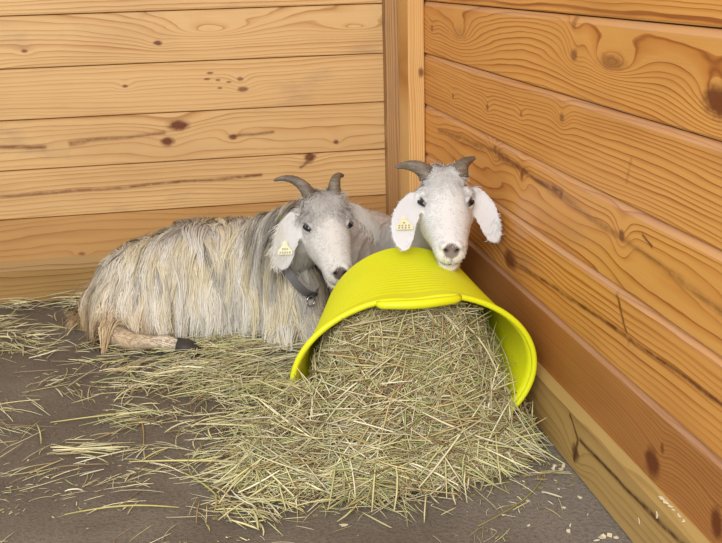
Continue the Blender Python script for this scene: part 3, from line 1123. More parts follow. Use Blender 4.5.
def short_fur(name, root, off, v, n, tri, weight, N, length, direction, color, jitter=0.35, lift=0.35, width=0.0016, m=4, droop=0.0, curl=0.0):
    pos, nn, vi = sample_surface(v, n, tri, weight, N)
    d = direction(pos, nn)
    d = d - nn * (d * nn).sum(1, keepdims=True)
    d = norm(norm(d) + rng.normal(0, jitter, (N, 3)))
    d = norm(d - nn * (d * nn).sum(1, keepdims=True) + nn * lift)
    L = length(pos, vi) * rng.uniform(0.6, 1.2, N)
    t = np.linspace(0, 1, m)
    paths = (pos - nn * 0.001)[:, None, :] + d[:, None, :] * (t[None, :, None] * L[:, None, None])
    paths = paths - nn[:, None, :] * (t[None, :, None] ** 2 * (L * lift * 0.55)[:, None, None])
    paths[:, :, 2] -= (t ** 2)[None, :] * (L * droop)[:, None]
    if curl:
        sd = norm(np.cross(d, nn))
        ph = rng.uniform(0, 6.28, N)
        paths += sd[:, None, :] * (np.sin(t[None, :] * 5 + ph[:, None]) * t[None, :] * curl * L[:, None])[:, :, None]
    cr, ct = color(pos, vi)
    nr = np.repeat(nn[:, None, :], m, axis=1)
    me = ribbon_mesh(name, paths, np.full(N, width) * rng.uniform(0.7, 1.3, N), nr, cr, ct, fur_mat, off, 0.8, 0.3)
    return link(bpy.data.objects.new(name, me), root)


def long_coat(name, root, off, v, n, tri, weight, guides, per, length, direction, gcol, mseg=10, width=0.0024, spread=0.030, floor=0.004, outw=0.012):
    bvh = BVHTree.FromPolygons([tuple(p) for p in v], [tuple(t) for t in tri])
    pos, nn, vi = sample_surface(v, n, tri, weight, guides)
    d = direction(pos, nn)
    L = length(pos) * rng.uniform(0.6, 1.25, guides)
    cur = pos + nn * 0.004
    P = [cur.copy()]; Nn = [nn.copy()]
    dirv = norm(norm(d) + nn * 0.15)
    ph = rng.uniform(0, 6.28, guides); amp = rng.uniform(0.10, 0.42, guides); fr = rng.uniform(4, 8, guides)
    for s in range(1, mseg):
        f = s / (mseg - 1)
        dirv = norm(dirv + np.array([0, 0, -0.32]))
        sidev = norm(np.cross(dirv, nn) + 1e-6)
        wv = sidev * (np.sin(fr * f + ph) * amp * 0.75)[:, None]
        cur = cur + norm(dirv + wv) * (L / (mseg - 1))[:, None]
        lay = rng.uniform(0.004, 0.012, guides) if s == 1 else lay
        lay = lay if s > 1 else rng.uniform(0.004, 0.016, guides)
        for i in range(guides):
            loc, no, idx, dist = bvh.find_nearest(cur[i])
            if loc is None: continue
            no = np.array(no); q = (cur[i] - np.array(loc)).dot(no)
            if q < lay[i]:
                cur[i] = np.array(loc) + no * lay[i]
                nn[i] = no
        low = cur[:, 2] < floor
        cur[low, 2] = floor + rng.uniform(0, 0.006, low.sum())
        P.append(cur.copy()); Nn.append(nn.copy())
    G = np.stack(P, 1); GN = np.stack(Nn, 1)                      # guides x mseg x 3
    # strands around each guide
    gi = np.repeat(np.arange(guides), per)
    N = len(gi)
    tpos, tn, _ = pos[gi], GN[gi][:, 0], None
    a = norm(np.cross(tn, np.array([0.13, 0.2, 0.97]))); b = np.cross(tn, a)
    rr = spread * np.sqrt(rng.random(N)); th = rng.uniform(0, 6.28, N)
    offv = a * (rr * np.cos(th))[:, None] + b * (rr * np.sin(th))[:, None]
    t = np.linspace(0, 1, mseg)
    cl = rng.uniform(0.70, 0.98, guides)[gi]
    k = (1 - cl[:, None] * t[None, :] ** 0.65)
    paths = G[gi] + offv[:, None, :] * k[:, :, None]
    sc = rng.uniform(0.72, 1.0, N)
    # shorter strands stop early along the guide
    ts = t[None, :] * sc[:, None] * (mseg - 1)
    i0 = np.clip(np.floor(ts).astype(int), 0, mseg - 2); fr_ = (ts - i0)[:, :, None]
    ar = np.arange(N)[:, None]
    paths = paths[ar, i0] * (1 - fr_) + paths[ar, i0 + 1] * fr_
    frz = rng.normal(0, 0.0022, (N, 1, 3)) * t[None, :, None] ** 1.5 + rng.normal(0, 0.0005, (N, mseg, 3))
    paths = paths + frz
    nr = norm(GN[gi] + 0.0)
    paths += nr * rng.uniform(0, outw, (N, 1, 1)) * np.sin(t * math.pi * 0.8)[None, :, None] * 0.6
    paths[:, :, 2] = np.maximum(paths[:, :, 2], 0.0025)
    cr, ct = gcol(pos, rng)
    jit = rng.uniform(0.86, 1.10, (N, 1))
    me = ribbon_mesh(name, paths, width * rng.uniform(0.6, 1.25, N), nr, cr[gi] * jit, ct[gi] * jit, fur_mat, off, 0.7, 0.25)
    return link(bpy.data.objects.new(name, me), root)


def mixc(a, b, t):
    return a * (1 - t[:, None]) + b * t[:, None]


def head_color(h, white, grey, nose, tanc, greyness):
    """pigment of the head in head space"""
    N = len(h)
    col = np.tile(np.array(white), (N, 1))
    x, y, z = h.T
    # grey brow streaks beside the blaze
    g = np.exp(-((np.abs(x) - 0.034) / 0.016) ** 2) * np.exp(-((y + 0.02) / 0.05) ** 2) * (z > 0)
    col = mixc(col, np.array(grey), np.clip(g * greyness, 0, 1))
    g = np.exp(-(((np.abs(x) - 0.048) / 0.014) ** 2 + ((y - 0.016) / 0.020) ** 2 + ((z - 0.024) / 0.014) ** 2))
    col = mixc(col, np.array(grey) * 0.8, np.clip(g * 0.6, 0, 1))
    # nose leather
    nl = sstep(0.0185, 0.0140, np.sqrt((x / (1.0 + 9 * np.clip(z, -0.02, 0.02))) ** 2 + ((y - 0.153) * 0.9) ** 2 + ((z - 0.002) * 1.1) ** 2))
    col = mixc(col, np.array(nose), nl)
    for s in (-1, 1):
        e = np.exp(-(((x - s * 0.0115) / 0.0055) ** 2 + ((y - 0.152) / 0.012) ** 2 + ((z - 0.004 - 0.25 * (np.abs(x) - 0.0115)) / 0.0040) ** 2))
        col = mixc(col, np.array(lin(38, 28, 28)), np.clip(e * 1.6, 0, 1))
    # split of the lip below the nose and the line of the mouth
    zl = -0.034 + 0.16 * np.clip(0.140 - y, 0, 0.06)
    mo = 1.25 * np.exp(-((z - zl) / 0.0036) ** 2) * sstep(0.072, 0.085, y)
    col = mixc(col, np.array(lin(48, 36, 34)), np.clip(mo * 1.1, 0, 1))
    ph = np.exp(-(x / 0.0022) ** 2) * (y > 0.14) * (z < -0.008) * (z > -0.032)
    col = mixc(col, np.array(lin(90, 74, 70)), np.clip(ph * 0.8, 0, 1))
    ch = sstep(0.115, 0.145, y) * sstep(-0.030, -0.045, z)
    col = mixc(col, np.array(tanc), np.clip(ch * 0.7, 0, 1))
    return col


def fur_weight_head(h):
    """no fur on nose leather, eyes, mouth"""
    x, y, z = h.T
    w = np.ones(len(h))
    w *= sstep(0.015, 0.021, np.sqrt((x / (1.0 + 9 * np.clip(z, -0.02, 0.02))) ** 2 + ((y - 0.153) * 0.9) ** 2 + ((z - 0.002) * 1.1) ** 2))
    w *= 1 - 0.9 * np.exp(-((z + 0.034 - 0.16 * np.clip(0.140 - y, 0, 0.06)) / 0.006) ** 2) * (y > 0.08)
    e = np.sqrt((np.abs(x) - 0.050) ** 2 + (y - 0.014) ** 2 + ((z - 0.027) * 1.2) ** 2)
    w *= sstep(0.009, 0.014, e)
    return w


def build_goat(spec):
    base = np.array(spec['base'], float)
    root = empty(spec['name'], tuple(base))
    tag(root, spec['label'], 'goat')
    M, c = head_matrix(spec['head'], spec['face'], spec['pitch'], spec.get('roll', 0.0))
    sc = spec.get('head_scale', 1.0)
    Ms = M * sc
    acc = Acc()
    for V, F in head_parts():
        acc.add((xf(Ms, c, V), F))
    for e in spec['ears']:
        acc.add(ear_shape(**e))
    for kind, *a in spec['body']:
        acc.add(ellipsoid(*a) if kind == 'e' else tube(a[0], a[1], 20))
    me = remesh(acc, 0.0032, 5)
    me.name = 'body'
    v, n, tri = mesh_np(me)
    Minv = M / sc            # (v-c)@Minv gives head coordinates
    h = (v - c) @ Minv
    near = np.linalg.norm(h, axis=1) < 0.2
    hn = n @ M
    push = np.zeros(len(v))
    for s in (-1, 1):
        push += 0.0065 * np.exp(-(((h[:, 0] - s * 0.050) / 0.012) ** 2 + ((h[:, 1] - 0.014) / 0.015) ** 2 + ((h[:, 2] - 0.027) / 0.011) ** 2))
        push += 0.006 * np.exp(-(((h[:, 0] - s * 0.0115) / 0.005) ** 2 + ((h[:, 1] - 0.152) / 0.012) ** 2 + ((h[:, 2] - 0.004) / 0.005) ** 2))
    zl = -0.034 + 0.16 * np.clip(0.140 - h[:, 1], 0, 0.06)
    push += 0.003 * np.exp(-((h[:, 2] - zl) / 0.003) ** 2) * sstep(0.072, 0.085, h[:, 1]) * near
    v = v - n * push[:, None]
    v[:, 2] = np.maximum(v[:, 2], 0.002)
    ishead = spec['is_head'](v, h)
    hc = head_color(h, *spec['head_pal'])
    bc = spec['body_color'](v)
    k = ishead[:, None]
    col = hc * k + bc * (1 - k)
    ec = spec['ear_mask'](v)
    col = mixc(col, np.array(spec['ear_col']), ec)
    me.vertices.foreach_set('co', (v - base).astype(np.float32).ravel())
    me.update()
    set_col(me, col)
    me.polygons.foreach_set('use_smooth', np.ones(len(me.polygons), dtype=bool))
    me.materials.clear(); me.materials.append(skin_mat)
    link(bpy.data.objects.new('body', me), root)
    for s in (-1, 1):
        add_eye(root, Ms, c, s, base, spec['iris'], np.array(spec['head_pal'][0]) * 0.8)
    for hp in spec['horns']:
        add_horn(root, Ms, c, base, hp, spec['horn_r'])
    return root, base, M, c, sc, v, n, tri, h, ishead, col, ec


def ear_tag(root, off, ear, at, shift, rows):
    """two-piece ear tag: a pointed plate with two rows of stamped characters"""
    b, t_ = np.array(ear['base'], float), np.array(ear['tip'], float)
    ax = norm(t_ - b); nrm = norm(np.array(ear['normal'], float))
    right = norm(np.cross(ax, nrm)); nrm = np.cross(right, ax)
    if nrm.dot(np.array(ear['normal'])) < 0: nrm = -nrm
    if right[0] < 0: right = -right
    up = norm(np.array([0, 0, 1.0]) - nrm * nrm[2]); right = norm(np.cross(up, nrm)); right = right if right[0] > 0 else -right
    pos = b + (t_ - b) * at + np.array(ear['out_dir']) * ear['bow'] * math.sin(math.pi * at) + right * shift + nrm * 0.0075

    def plate(pts, z0, z1):
        n = len(pts)
        V = [pos + right * a + up * b + nrm * z0 for a, b in pts] + [pos + right * a + up * b + nrm * z1 for a, b in pts]
        F = [tuple(reversed(range(n))), tuple(range(n, 2 * n))] + [(k, (k + 1) % n, n + (k + 1) % n, n + k) for k in range(n)]
        return V, F
    out = [(-0.0165, -0.009), (0.0165, -0.009), (0.0165, 0.000), (0.011, 0.006), (0.006, 0.012)]
    out += [(0.006 * math.cos(a), 0.0165 + 0.006 * math.sin(a)) for a in np.linspace(0, math.pi, 9)]
    out += [(-0.006, 0.012), (-0.011, 0.006), (-0.0165, 0.000)]
    V, F = plate(out, 0, 0.0022)
    o = mesh_obj('ear_tag', np.array(V) - off, F, tag_mat, root)
    o['label'] = 'cream plastic ear tag'
    V, F = plate([(0.0032 * math.cos(a), 0.0165 + 0.0032 * math.sin(a)) for a in np.linspace(0, 2 * math.pi, 12)[:-1]], 0.0022, 0.0042)
    mesh_obj('rivet', np.array(V) - off, F, tag_mat, o)
    acc = Acc()
    for (y, xs, hh) in rows:                 # worn characters, no longer readable
        for x in xs:
            for dx, dy, w2, h2 in ((-0.0011, 0, 0.0005, hh), (0.0011, 0.0004, 0.0005, hh * 0.7), (0, hh * 0.8, 0.0013, 0.0005)):
                acc.add(plate([(x + dx - w2, y + dy - h2), (x + dx + w2, y + dy - h2), (x + dx + w2, y + dy + h2), (x + dx - w2, y + dy + h2)], 0.0022, 0.0026))
    mesh_obj('stamped_marks', np.array(acc.V) - off, acc.F, ink_mat, o)
    return o


# ---------------- the long-haired goat
CREAM, WHITE = np.array(lin(240, 230, 209)), np.array(lin(245, 240, 229))
GREY, TAN, YEL = np.array(lin(138, 130, 120)), np.array(lin(206, 172, 128)), np.array(lin(232, 216, 172))
DGREY = np.array(lin(112, 106, 100))


def coat_A(v):
    x, y, z = v.T
    c = np.tile(CREAM, (len(v), 1))
    up = sstep(0.14, 0.27, z)
    c = mixc(c, np.array(lin(164, 152, 138)), up * 0.9)
    rear = sstep(-0.66, -0.82, x) * sstep(0.14, 0.05, z)
    c = mixc(c, TAN, rear * 0.8)
    c = mixc(c, np.array(lin(208, 202, 192)), sstep(-0.46, -0.41, x))
    return c


HA = (-0.343, -0.600, 0.298)
A_ears = [dict(base=(-0.405, -0.575, 0.338), tip=(-0.452, -0.600, 0.212), width=0.062, out_dir=(-0.6, -0.3, 0.2), normal=(-0.25, -0.95, 0.2), bow=0.012),
          dict(base=(-0.290, -0.560, 0.345), tip=(-0.205, -0.545, 0.262), width=0.042, out_dir=(0.5, -0.2, 0.5), normal=(0.35, -0.75, 0.55), bow=0.010)]
specA = dict(
    name='long_haired_goat', label='cream and grey long-haired goat with a grey collar, lying at the left', base=(-0.62, -0.32, 0.0),
    head=HA, face=(0.05, -1.0), pitch=math.radians(25), roll=0.0, ears=A_ears,
    body=[('e', (-0.780, -0.295, 0.105), (0.105, 0.120, 0.105)), ('e', (-0.70, -0.302, 0.118), (0.135, 0.140, 0.118)), ('e', (-0.62, -0.305, 0.130), (0.15, 0.145, 0.132)),
          ('e', (-0.52, -0.318, 0.132), (0.155, 0.147, 0.130)), ('e', (-0.445, -0.355, 0.125), (0.085, 0.110, 0.120)),
          ('t', [(-0.47, -0.34, 0.165), (-0.425, -0.42, 0.215), (-0.385, -0.49, 0.265), (-0.365, -0.535, 0.295)], [0.098, 0.080, 0.066, 0.055]),
          ('e', (-0.42, -0.43, 0.105), (0.075, 0.075, 0.095)),
          # folded forelegs under the chest
          ('t', [(-0.45, -0.42, 0.06), (-0.385, -0.475, 0.035), (-0.355, -0.505, 0.026)], [0.042, 0.030, 0.024]),
          ('t', [(-0.355, -0.500, 0.024), (-0.42, -0.515, 0.022), (-0.47, -0.50, 0.020)], [0.022, 0.019, 0.018]),
          # thigh, shank and foot of the near hind leg
          ('e', (-0.80, -0.370, 0.075), (0.095, 0.070, 0.078)),
          ('t', [(-0.840, -0.40, 0.055), (-0.850, -0.450, 0.036), (-0.805, -0.490, 0.030), (-0.755, -0.505, 0.030), (-0.722, -0.512, 0.029)], [0.040, 0.030, 0.0215, 0.0155, 0.0195]),
          ('t', [(-0.730, -0.511, 0.028), (-0.700, -0.515, 0.021), (-0.684, -0.518, 0.016)], [0.0205, 0.0155, 0.014]),
          # tail
          ('t', [(-0.87, -0.27, 0.10), (-0.91, -0.265, 0.06), (-0.935, -0.265, 0.035)], [0.030, 0.020, 0.012])],
    is_head=lambda v, h: sstep(0.115, 0.085, np.linalg.norm((v - np.array(HA)) , axis=1) - 0.02 * (h[:, 1] > 0.06) - 0.05 * (h[:, 1] > 0.02)),
    head_pal=(lin(226, 222, 217), lin(158, 152, 146), lin(104, 90, 88), lin(216, 205, 190), 0.7),
    body_color=coat_A, ear_mask=lambda v: np.maximum(sstep(-0.398, -0.412, v[:, 0]) * (v[:, 1] < -0.56) * (v[:, 2] > 0.2), sstep(-0.285, -0.270, v[:, 0]) * (v[:, 1] < -0.5)),
    ear_col=lin(216, 213, 211), iris=(70, 84, 120), horn_r=0.0175,
    horns=[((0.027, -0.050, 0.046), [(0, 0, 0), (-0.014, 0.006, 0.034), (-0.042, 0.026, 0.052), (-0.080, 0.050, 0.046)]),
           ((-0.027, -0.050, 0.046), [(0, 0, 0), (0.002, 0.010, 0.034), (0.012, 0.028, 0.050), (0.030, 0.050, 0.046)])])

rA = build_goat(specA)
root, off, M, c, sc, v, n, tri, h, isH, col, earm = rA


def sideways(pos, nn):
    d = nn.copy(); d[:, 2] = 0
    d[:, 1] += np.where(pos[:, 1] < -0.30, -0.6, 0.6) * (nn[:, 2] > 0.5)
    d = norm(d) * np.clip(nn[:, 2:3], 0, 1) + np.array([0, 0, -1.0])
    d[:, 0] += 0.05
    d = d - nn * (d * nn).sum(1, keepdims=True)
    return d


def coat_len(p):
    L = 0.110 + 0.060 * sstep(0.08, 0.2, p[:, 2])
    return L


def gcol(pos, r):
    base = coat_A(pos)
    k = r.random(len(pos))
    top = sstep(0.16, 0.26, pos[:, 2])
    rootc = base.copy()
    rootc = np.where((k < 0.30)[:, None], mixc(rootc, GREY, 0.15 + 0.4 * top), rootc)
    rootc = np.where((k < 0.12)[:, None], mixc(rootc, DGREY, 0.2 + 0.5 * top), rootc)
    rootc = np.where((k > 0.70)[:, None], rootc * 0.6 + YEL * 0.4, rootc)
    rear = sstep(-0.62, -0.80, pos[:, 0]) * sstep(0.20, 0.08, pos[:, 2])
    tip = np.where((k > 0.66)[:, None], YEL * 0.7 + WHITE * 0.3, WHITE)
    tip = mixc(tip, np.array(lin(214, 207, 196)), (k < 0.22) * 1.0)
    tip = mixc(tip, TAN, np.clip(rear * 0.9, 0, 1))
    dark = np.exp(-((pos[:, 0] + 0.447) / 0.014) ** 2) * sstep(0.13, 0.2, pos[:, 2])
    rootc = mixc(rootc, DGREY * 0.6, dark * 0.8)
    return rootc, tip


isbody = 1 - isH
x, y, z = v.T
facedown = n[:, 2] < -0.35
neckdist = np.linalg.norm(v - np.array(HA), axis=1)
wcoat = isbody * (z > 0.035) * (~facedown) * ((neckdist > 0.155) | (z < 0.19)) * ((y > -0.465) | (x > -0.55))
wcoat = wcoat * ~((z < 0.065) & (y < -0.44) & (x < -0.66))
wcoat = wcoat * np.where((y > -0.22) & (z < 0.2), 0.15, 1.0)     # little of the far side shows
long_coat('long_coat', root, off, v, n, tri, wcoat.astype(float), 1000, 34, coat_len, sideways, gcol)
# softer, shorter hair on neck and legs
wn = isbody * (neckdist < 0.24) * (neckdist > 0.06)
short_fur('neck_hair', root, off, v, n, tri, wn.astype(float), 9000, lambda p, i: np.full(len(p), 0.024),
          lambda p, nn: np.tile((-0.35, 0.25, -0.9), (len(p), 1)), lambda p, i: (mixc(np.tile(np.array(lin(216, 210, 200)), (len(p), 1)), GREY, rng.random(len(p)) * 0.25), np.tile(np.array(lin(226, 222, 214)), (len(p), 1))), 0.3, 0.3, 0.0019, 4, 0.2)
wl = isbody * (z < 0.075) * (y < -0.39) * (x < -0.66)
short_fur('leg_hair', root, off, v, n, tri, wl.astype(float), 3500, lambda p, i: np.full(len(p), 0.013),
          lambda p, nn: np.tile((0.9, -0.1, -0.4), (len(p), 1)), lambda p, i: (np.tile(np.array(lin(150, 136, 120)), (len(p), 1)) * rng.uniform(0.7, 1.1, (len(p), 1)), np.tile(np.array(lin(176, 162, 144)), (len(p), 1)) * rng.uniform(0.8, 1.1, (len(p), 1))), 0.3, 0.3, 0.0018, 3)
wt = isbody * (x < -0.885) * (z < 0.13)
short_fur('tail_hair', root, off, v, n, tri, wt.astype(float), 2600, lambda p, i: np.full(len(p), 0.06),
          lambda p, nn: np.tile((-0.8, -0.1, -0.5), (len(p), 1)), lambda p, i: (np.tile(np.array(lin(168, 140, 104)), (len(p), 1)), np.tile(np.array(lin(206, 180, 140)), (len(p), 1))), 0.2, 0.25, 0.0020, 5, 0.35)


def head_fur(root, off, v, n, tri, h, isH, earm, M, col, N, tuft_len, tuft_col):
    w = np.maximum(isH, earm) * fur_weight_head(h)
    w = np.where(earm > 0.5, 0.5, w)

    def dr(p, nn):
        hp = (p - c) @ M
        d = np.tile(-M[:, 1], (len(p), 1)) * 0.2 + np.array([0, 0, -1.0]) * 0.5
        lat = np.sign(hp[:, 0])[:, None] * M[:, 0][None, :] * np.clip(np.abs(hp[:, 0:1]) / 0.03, 0, 1)
        return d + lat * 0.6

    def cf(p, i):
        cc = col[i]
        j = rng.uniform(0.74, 1.10, (len(p), 1))
        return cc * j * 0.85, cc * j
    short_fur('face_hair', root, off, v, n, tri, w, N, lambda p, i: np.where(earm[i] > 0.5, 0.007, 0.010), dr, cf, 0.35, 0.30, 0.0015, 3)
    # tuft between horns
    hp = h
    wt = isH * np.exp(-(((hp[:, 1] + 0.045) / 0.030) ** 2 + (hp[:, 0] / 0.040) ** 2)) * (hp[:, 2] > 0.02)

    def dt(p, nn):
        hp = (p - c) @ M
        return np.tile(M[:, 1], (len(p), 1)) * 0.9 + np.sign(hp[:, 0])[:, None] * M[:, 0] * 0.4
    short_fur('forelock', root, off, v, n, tri, wt, 2600, lambda p, i: np.full(len(p), tuft_len), dt,
              lambda p, i: (np.tile(tuft_col, (len(p), 1)) * rng.uniform(0.7, 1.0, (len(p), 1)), col[i] * rng.uniform(0.9, 1.08, (len(p), 1))), 0.45, 0.42, 0.0018, 5, 0.1, 0.12)


head_fur(root, off, v, n, tri, h, isH, earm, M, col, 12000, 0.032, np.array(lin(196, 190, 182)))
ear_tag(root, off, A_ears[0], 0.66, 0.004,
        [(-0.005, (-0.011, -0.0055, 0.0, 0.0055, 0.011), 0.0026), (0.003, (-0.005, 0.0, 0.005), 0.0022)])
# hooves
for dy in (-0.009, 0.009):
    V, F = tube([(-0.703, -0.520 + dy, 0.022), (-0.678, -0.526 + dy, 0.018), (-0.645, -0.530 + dy, 0.010)], [0.017, 0.017, 0.009], 10)
    V = np.array(V); V[:, 2] = np.maximum(V[:, 2], 0.0015)
    mesh_obj('hoof', V - off, F, nail_mat, root, smooth=True)


def build_collar(root, off):
    """grey webbing collar round the neck with a buckle ring"""
    cen = np.array((-0.402, -0.492, 0.190))
    a = norm(np.array((0.52, 0.06, -0.85))); ax = norm(np.array((0.80, -0.30, 0.50))); ax = norm(ax - a * ax.dot(a)); b = np.cross(ax, a)
    nseg = 48
    V, F = [], []
    prof = [(-0.010, 0.0), (-0.010, 0.0025), (0.010, 0.0025), (0.010, 0.0)]
    for k in range(nseg):
        t = 2 * math.pi * k / nseg
        rr = 0.078 + 0.003 * math.sin(t)
        d = a * math.cos(t) + b * math.sin(t)
        for (s, q) in prof:
            V.append(cen + d * (rr + q) + ax * s)
    for k in range(nseg):
        for j in range(4):
            F.append((k * 4 + j, k * 4 + (j + 1) % 4, ((k + 1) % nseg) * 4 + (j + 1) % 4, ((k + 1) % nseg) * 4 + j))
    m = simple('grey_webbing', (120, 116, 118), 0.8)
    o = mesh_obj('collar', np.array(V) - off, F, m, root)
    o['label'] = 'grey webbing collar'
    steel = simple('dull_steel', (190, 188, 184), 0.3, 1.0)
    # ring hangs at the front of the throat
    best = max(range(nseg), key=lambda k: (V[k * 4 + 1][0] * 0.45 - V[k * 4 + 1][1] * 0.75 - V[k * 4 + 1][2] * 0.75))
    p0 = (np.array(V[best * 4 + 1]) + np.array(V[best * 4 + 2])) / 2
    dn = norm(p0 - cen)
    pts = []
    sd = norm(np.cross(dn, (0, 0, 1.0)))
    q0 = p0 + dn * 0.004
    for k in range(21):
        t = 2 * math.pi * k / 20
        pts.append(q0 + np.array((0, 0, -0.011)) + sd * 0.011 * math.cos(t) + np.array((0, 0, 1.0)) * 0.013 * math.sin(t) + dn * 0.002)
    Vt, Ft = tube(pts, [0.0017] * 21, 8)
    mesh_obj('ring', np.array(Vt) - off, Ft, steel, o, smooth=True)
    black = simple('black_buckle', (40, 38, 40), 0.5)
    e1 = norm(np.cross(ax, dn))
    bx = []
    for s1 in (-1, 1):
        for s2 in (-1, 1):
            for s3 in (0, 1):
                bx.append(p0 + e1 * 0.012 + e1 * 0.009 * s1 + ax * 0.012 * s2 + dn * (0.001 + 0.005 * s3))
    mesh_obj('buckle', np.array(bx) - off, [(0, 1, 3, 2), (4, 6, 7, 5), (0, 4, 5, 1), (2, 3, 7, 6), (0, 2, 6, 4), (1, 5, 7, 3)], black, o)


build_collar(root, off)

# ---------------- the white goat behind the tub
HB = (-0.132, -0.855, 0.392)


def coat_B(v):
    c = np.tile(np.array(lin(218, 211, 206)), (len(v), 1))
    up = sstep(-0.75, -0.6, v[:, 1])
    return mixc(np.tile(np.array(lin(226, 222, 216)), (len(v), 1)), c[0], up)


B_ears = [dict(base=(-0.188, -0.845, 0.425), tip=(-0.240, -0.945, 0.334), width=0.058, out_dir=(-0.9, -0.2, 0.2), normal=(-0.30, -0.95, 0.15), bow=0.014),
          dict(base=(-0.076, -0.845, 0.428), tip=(-0.028, -0.880, 0.318), width=0.056, out_dir=(0.5, -0.2, 0.5), normal=(0.0, -0.95, 0.25), bow=0.010)]
specB = dict(
    name='white_goat', label='white short-haired goat resting its chin on the yellow tub', base=(-0.16, -0.45, 0.0),
    head=HB, face=(-0.17, -0.98), pitch=math.radians(20), roll=0.03, ears=B_ears,
    body=[('e', (-0.205, -0.205, 0.125), (0.105, 0.120, 0.128)), ('e', (-0.185, -0.29, 0.130), (0.115, 0.15, 0.130)),
          ('e', (-0.150, -0.44, 0.130), (0.100, 0.14, 0.125)), ('e', (-0.125, -0.55, 0.135), (0.085, 0.10, 0.115)),
          ('t', [(-0.130, -0.50, 0.20), (-0.125, -0.62, 0.270), (-0.125, -0.72, 0.335), (-0.130, -0.795, 0.385)], [0.095, 0.080, 0.066, 0.055]),
          ('t', [(-0.10, -0.55, 0.08), (-0.085, -0.64, 0.035), (-0.085, -0.70, 0.026)], [0.045, 0.030, 0.024]),
          ('t', [(-0.22, -0.46, 0.06), (-0.235, -0.60, 0.030), (-0.235, -0.68, 0.024)], [0.040, 0.028, 0.022])],
    is_head=lambda v, h: sstep(0.125, 0.10, np.linalg.norm(v - np.array(HB), axis=1) - 0.05 * (h[:, 1] > 0.02)),
    head_pal=(lin(230, 229, 227), lin(176, 171, 168), lin(120, 106, 102), lin(226, 218, 208), 0.15),
    body_color=coat_B, ear_mask=lambda v: np.maximum(sstep(-0.184, -0.196, v[:, 0]) * (v[:, 1] < -0.82), sstep(-0.080, -0.068, v[:, 0]) * (v[:, 1] < -0.82)),
    ear_col=lin(218, 218, 220), iris=(96, 66, 34), horn_r=0.0200,
    horns=[((0.032, -0.052, 0.044), [(0, 0, 0), (-0.013, 0.006, 0.017), (-0.036, 0.018, 0.024), (-0.062, 0.034, 0.019)]),
           ((-0.032, -0.052, 0.044), [(0, 0, 0), (0.006, 0.008, 0.019), (0.021, 0.020, 0.028), (0.045, 0.036, 0.032)])])
rB = build_goat(specB)
root, off, M, c, sc, v, n, tri, h, isH, col, earm = rB
head_fur(root, off, v, n, tri, h, isH, earm, M, col, 12000, 0.020, np.array(lin(216, 214, 211)))
wb_ = (1 - isH) * (n[:, 2] > -0.5)
short_fur('fleece', root, off, v, n, tri, wb_, 14000, lambda p, i: np.full(len(p), 0.018),
          lambda p, nn: np.tile((-0.5, 0.4, -0.6), (len(p), 1)), lambda p, i: (col[i] * 0.88 * rng.uniform(0.85, 1.05, (len(p), 1)), col[i] * rng.uniform(0.9, 1.06, (len(p), 1))), 0.55, 0.4, 0.0021, 5, 0.1, 0.35)
ear_tag(root, off, B_ears[0], 0.62, 0.002,
        [(-0.006, (-0.011, -0.0045, 0.002, 0.009), 0.0022), (-0.0005, (-0.010, -0.004, 0.0025, 0.009), 0.0020), (0.006, (0.0,), 0.0022)])

# ------------------------------------------------------------------ small things on the floor
def stalk(p, q, w, colr, label, lift=0.003, bow=0.01):
    p, q = np.array(p), np.array(q)
    d = q - p
    nrm2 = np.array([-d[1], d[0]]) / np.linalg.norm(d)
    pts = []
    for i in range(9):
        f = i / 8
        xy = p + d * f + nrm2 * bow * math.sin(math.pi * f)
        pts.append((xy[0], xy[1], w * 0.5 + 0.0006 + lift * math.sin(math.pi * f)))
    off = np.array(((p[0] + q[0]) / 2, (p[1] + q[1]) / 2, 0))
    V, F = tube(pts, [w * 0.5 * (1 - 0.4 * abs(2 * i / 8 - 1)) for i in range(9)], 6)
    key = 'stalk_%d_%d_%d' % colr
    m = bpy.data.materials.get(key) or simple(key, colr, 0.6)
    o = mesh_obj('straw_stalk', np.array(V) - off, F, m, None, tuple(off), smooth=True)
    tag(o, label, 'straw', 'long stalks lying loose on the floor')


stalk((-0.795, -1.065), (-0.500, -1.150), 0.0042, (216, 204, 140), 'longest pale stalk, pointing from bare floor into the hay heap', 0.012, -0.012)
stalk((-0.775, -1.068), (-0.715, -1.020), 0.0032, (214, 200, 136), 'short pale stalk touching the tip of the longest stalk', 0.003, 0.002)
stalk((-0.705, -1.120), (-0.625, -1.270), 0.0036, (186, 182, 104), 'green stalk slanting across bare floor in the lower left', 0.003, 0.006)
stalk((-0.895, -1.235), (-0.705, -1.255), 0.0034, (196, 186, 112), 'pale stalk along the bottom edge at the left', 0.004, 0.010)
stalk((-0.560, -1.285), (-0.440, -1.230), 0.0032, (196, 188, 120), 'pale green stalk just in front of the hay heap', 0.004, 0.006)
stalk((-0.960, -0.850), (-0.760, -0.840), 0.0034, (204, 194, 130), 'pale stalk lying level below the hind hoof of the long-haired goat', 0.005, -0.008)
stalk((-0.790, -0.830), (-0.770, -1.000), 0.0030, (178, 142, 84), 'brown stalk running toward the viewer at the left', 0.003, 0.006)
stalk((-0.230, -1.425), (-0.035, -1.225), 0.0022, (164, 156, 78), 'thin olive stem curving over bare floor beside the timber sill', 0.003, -0.030)


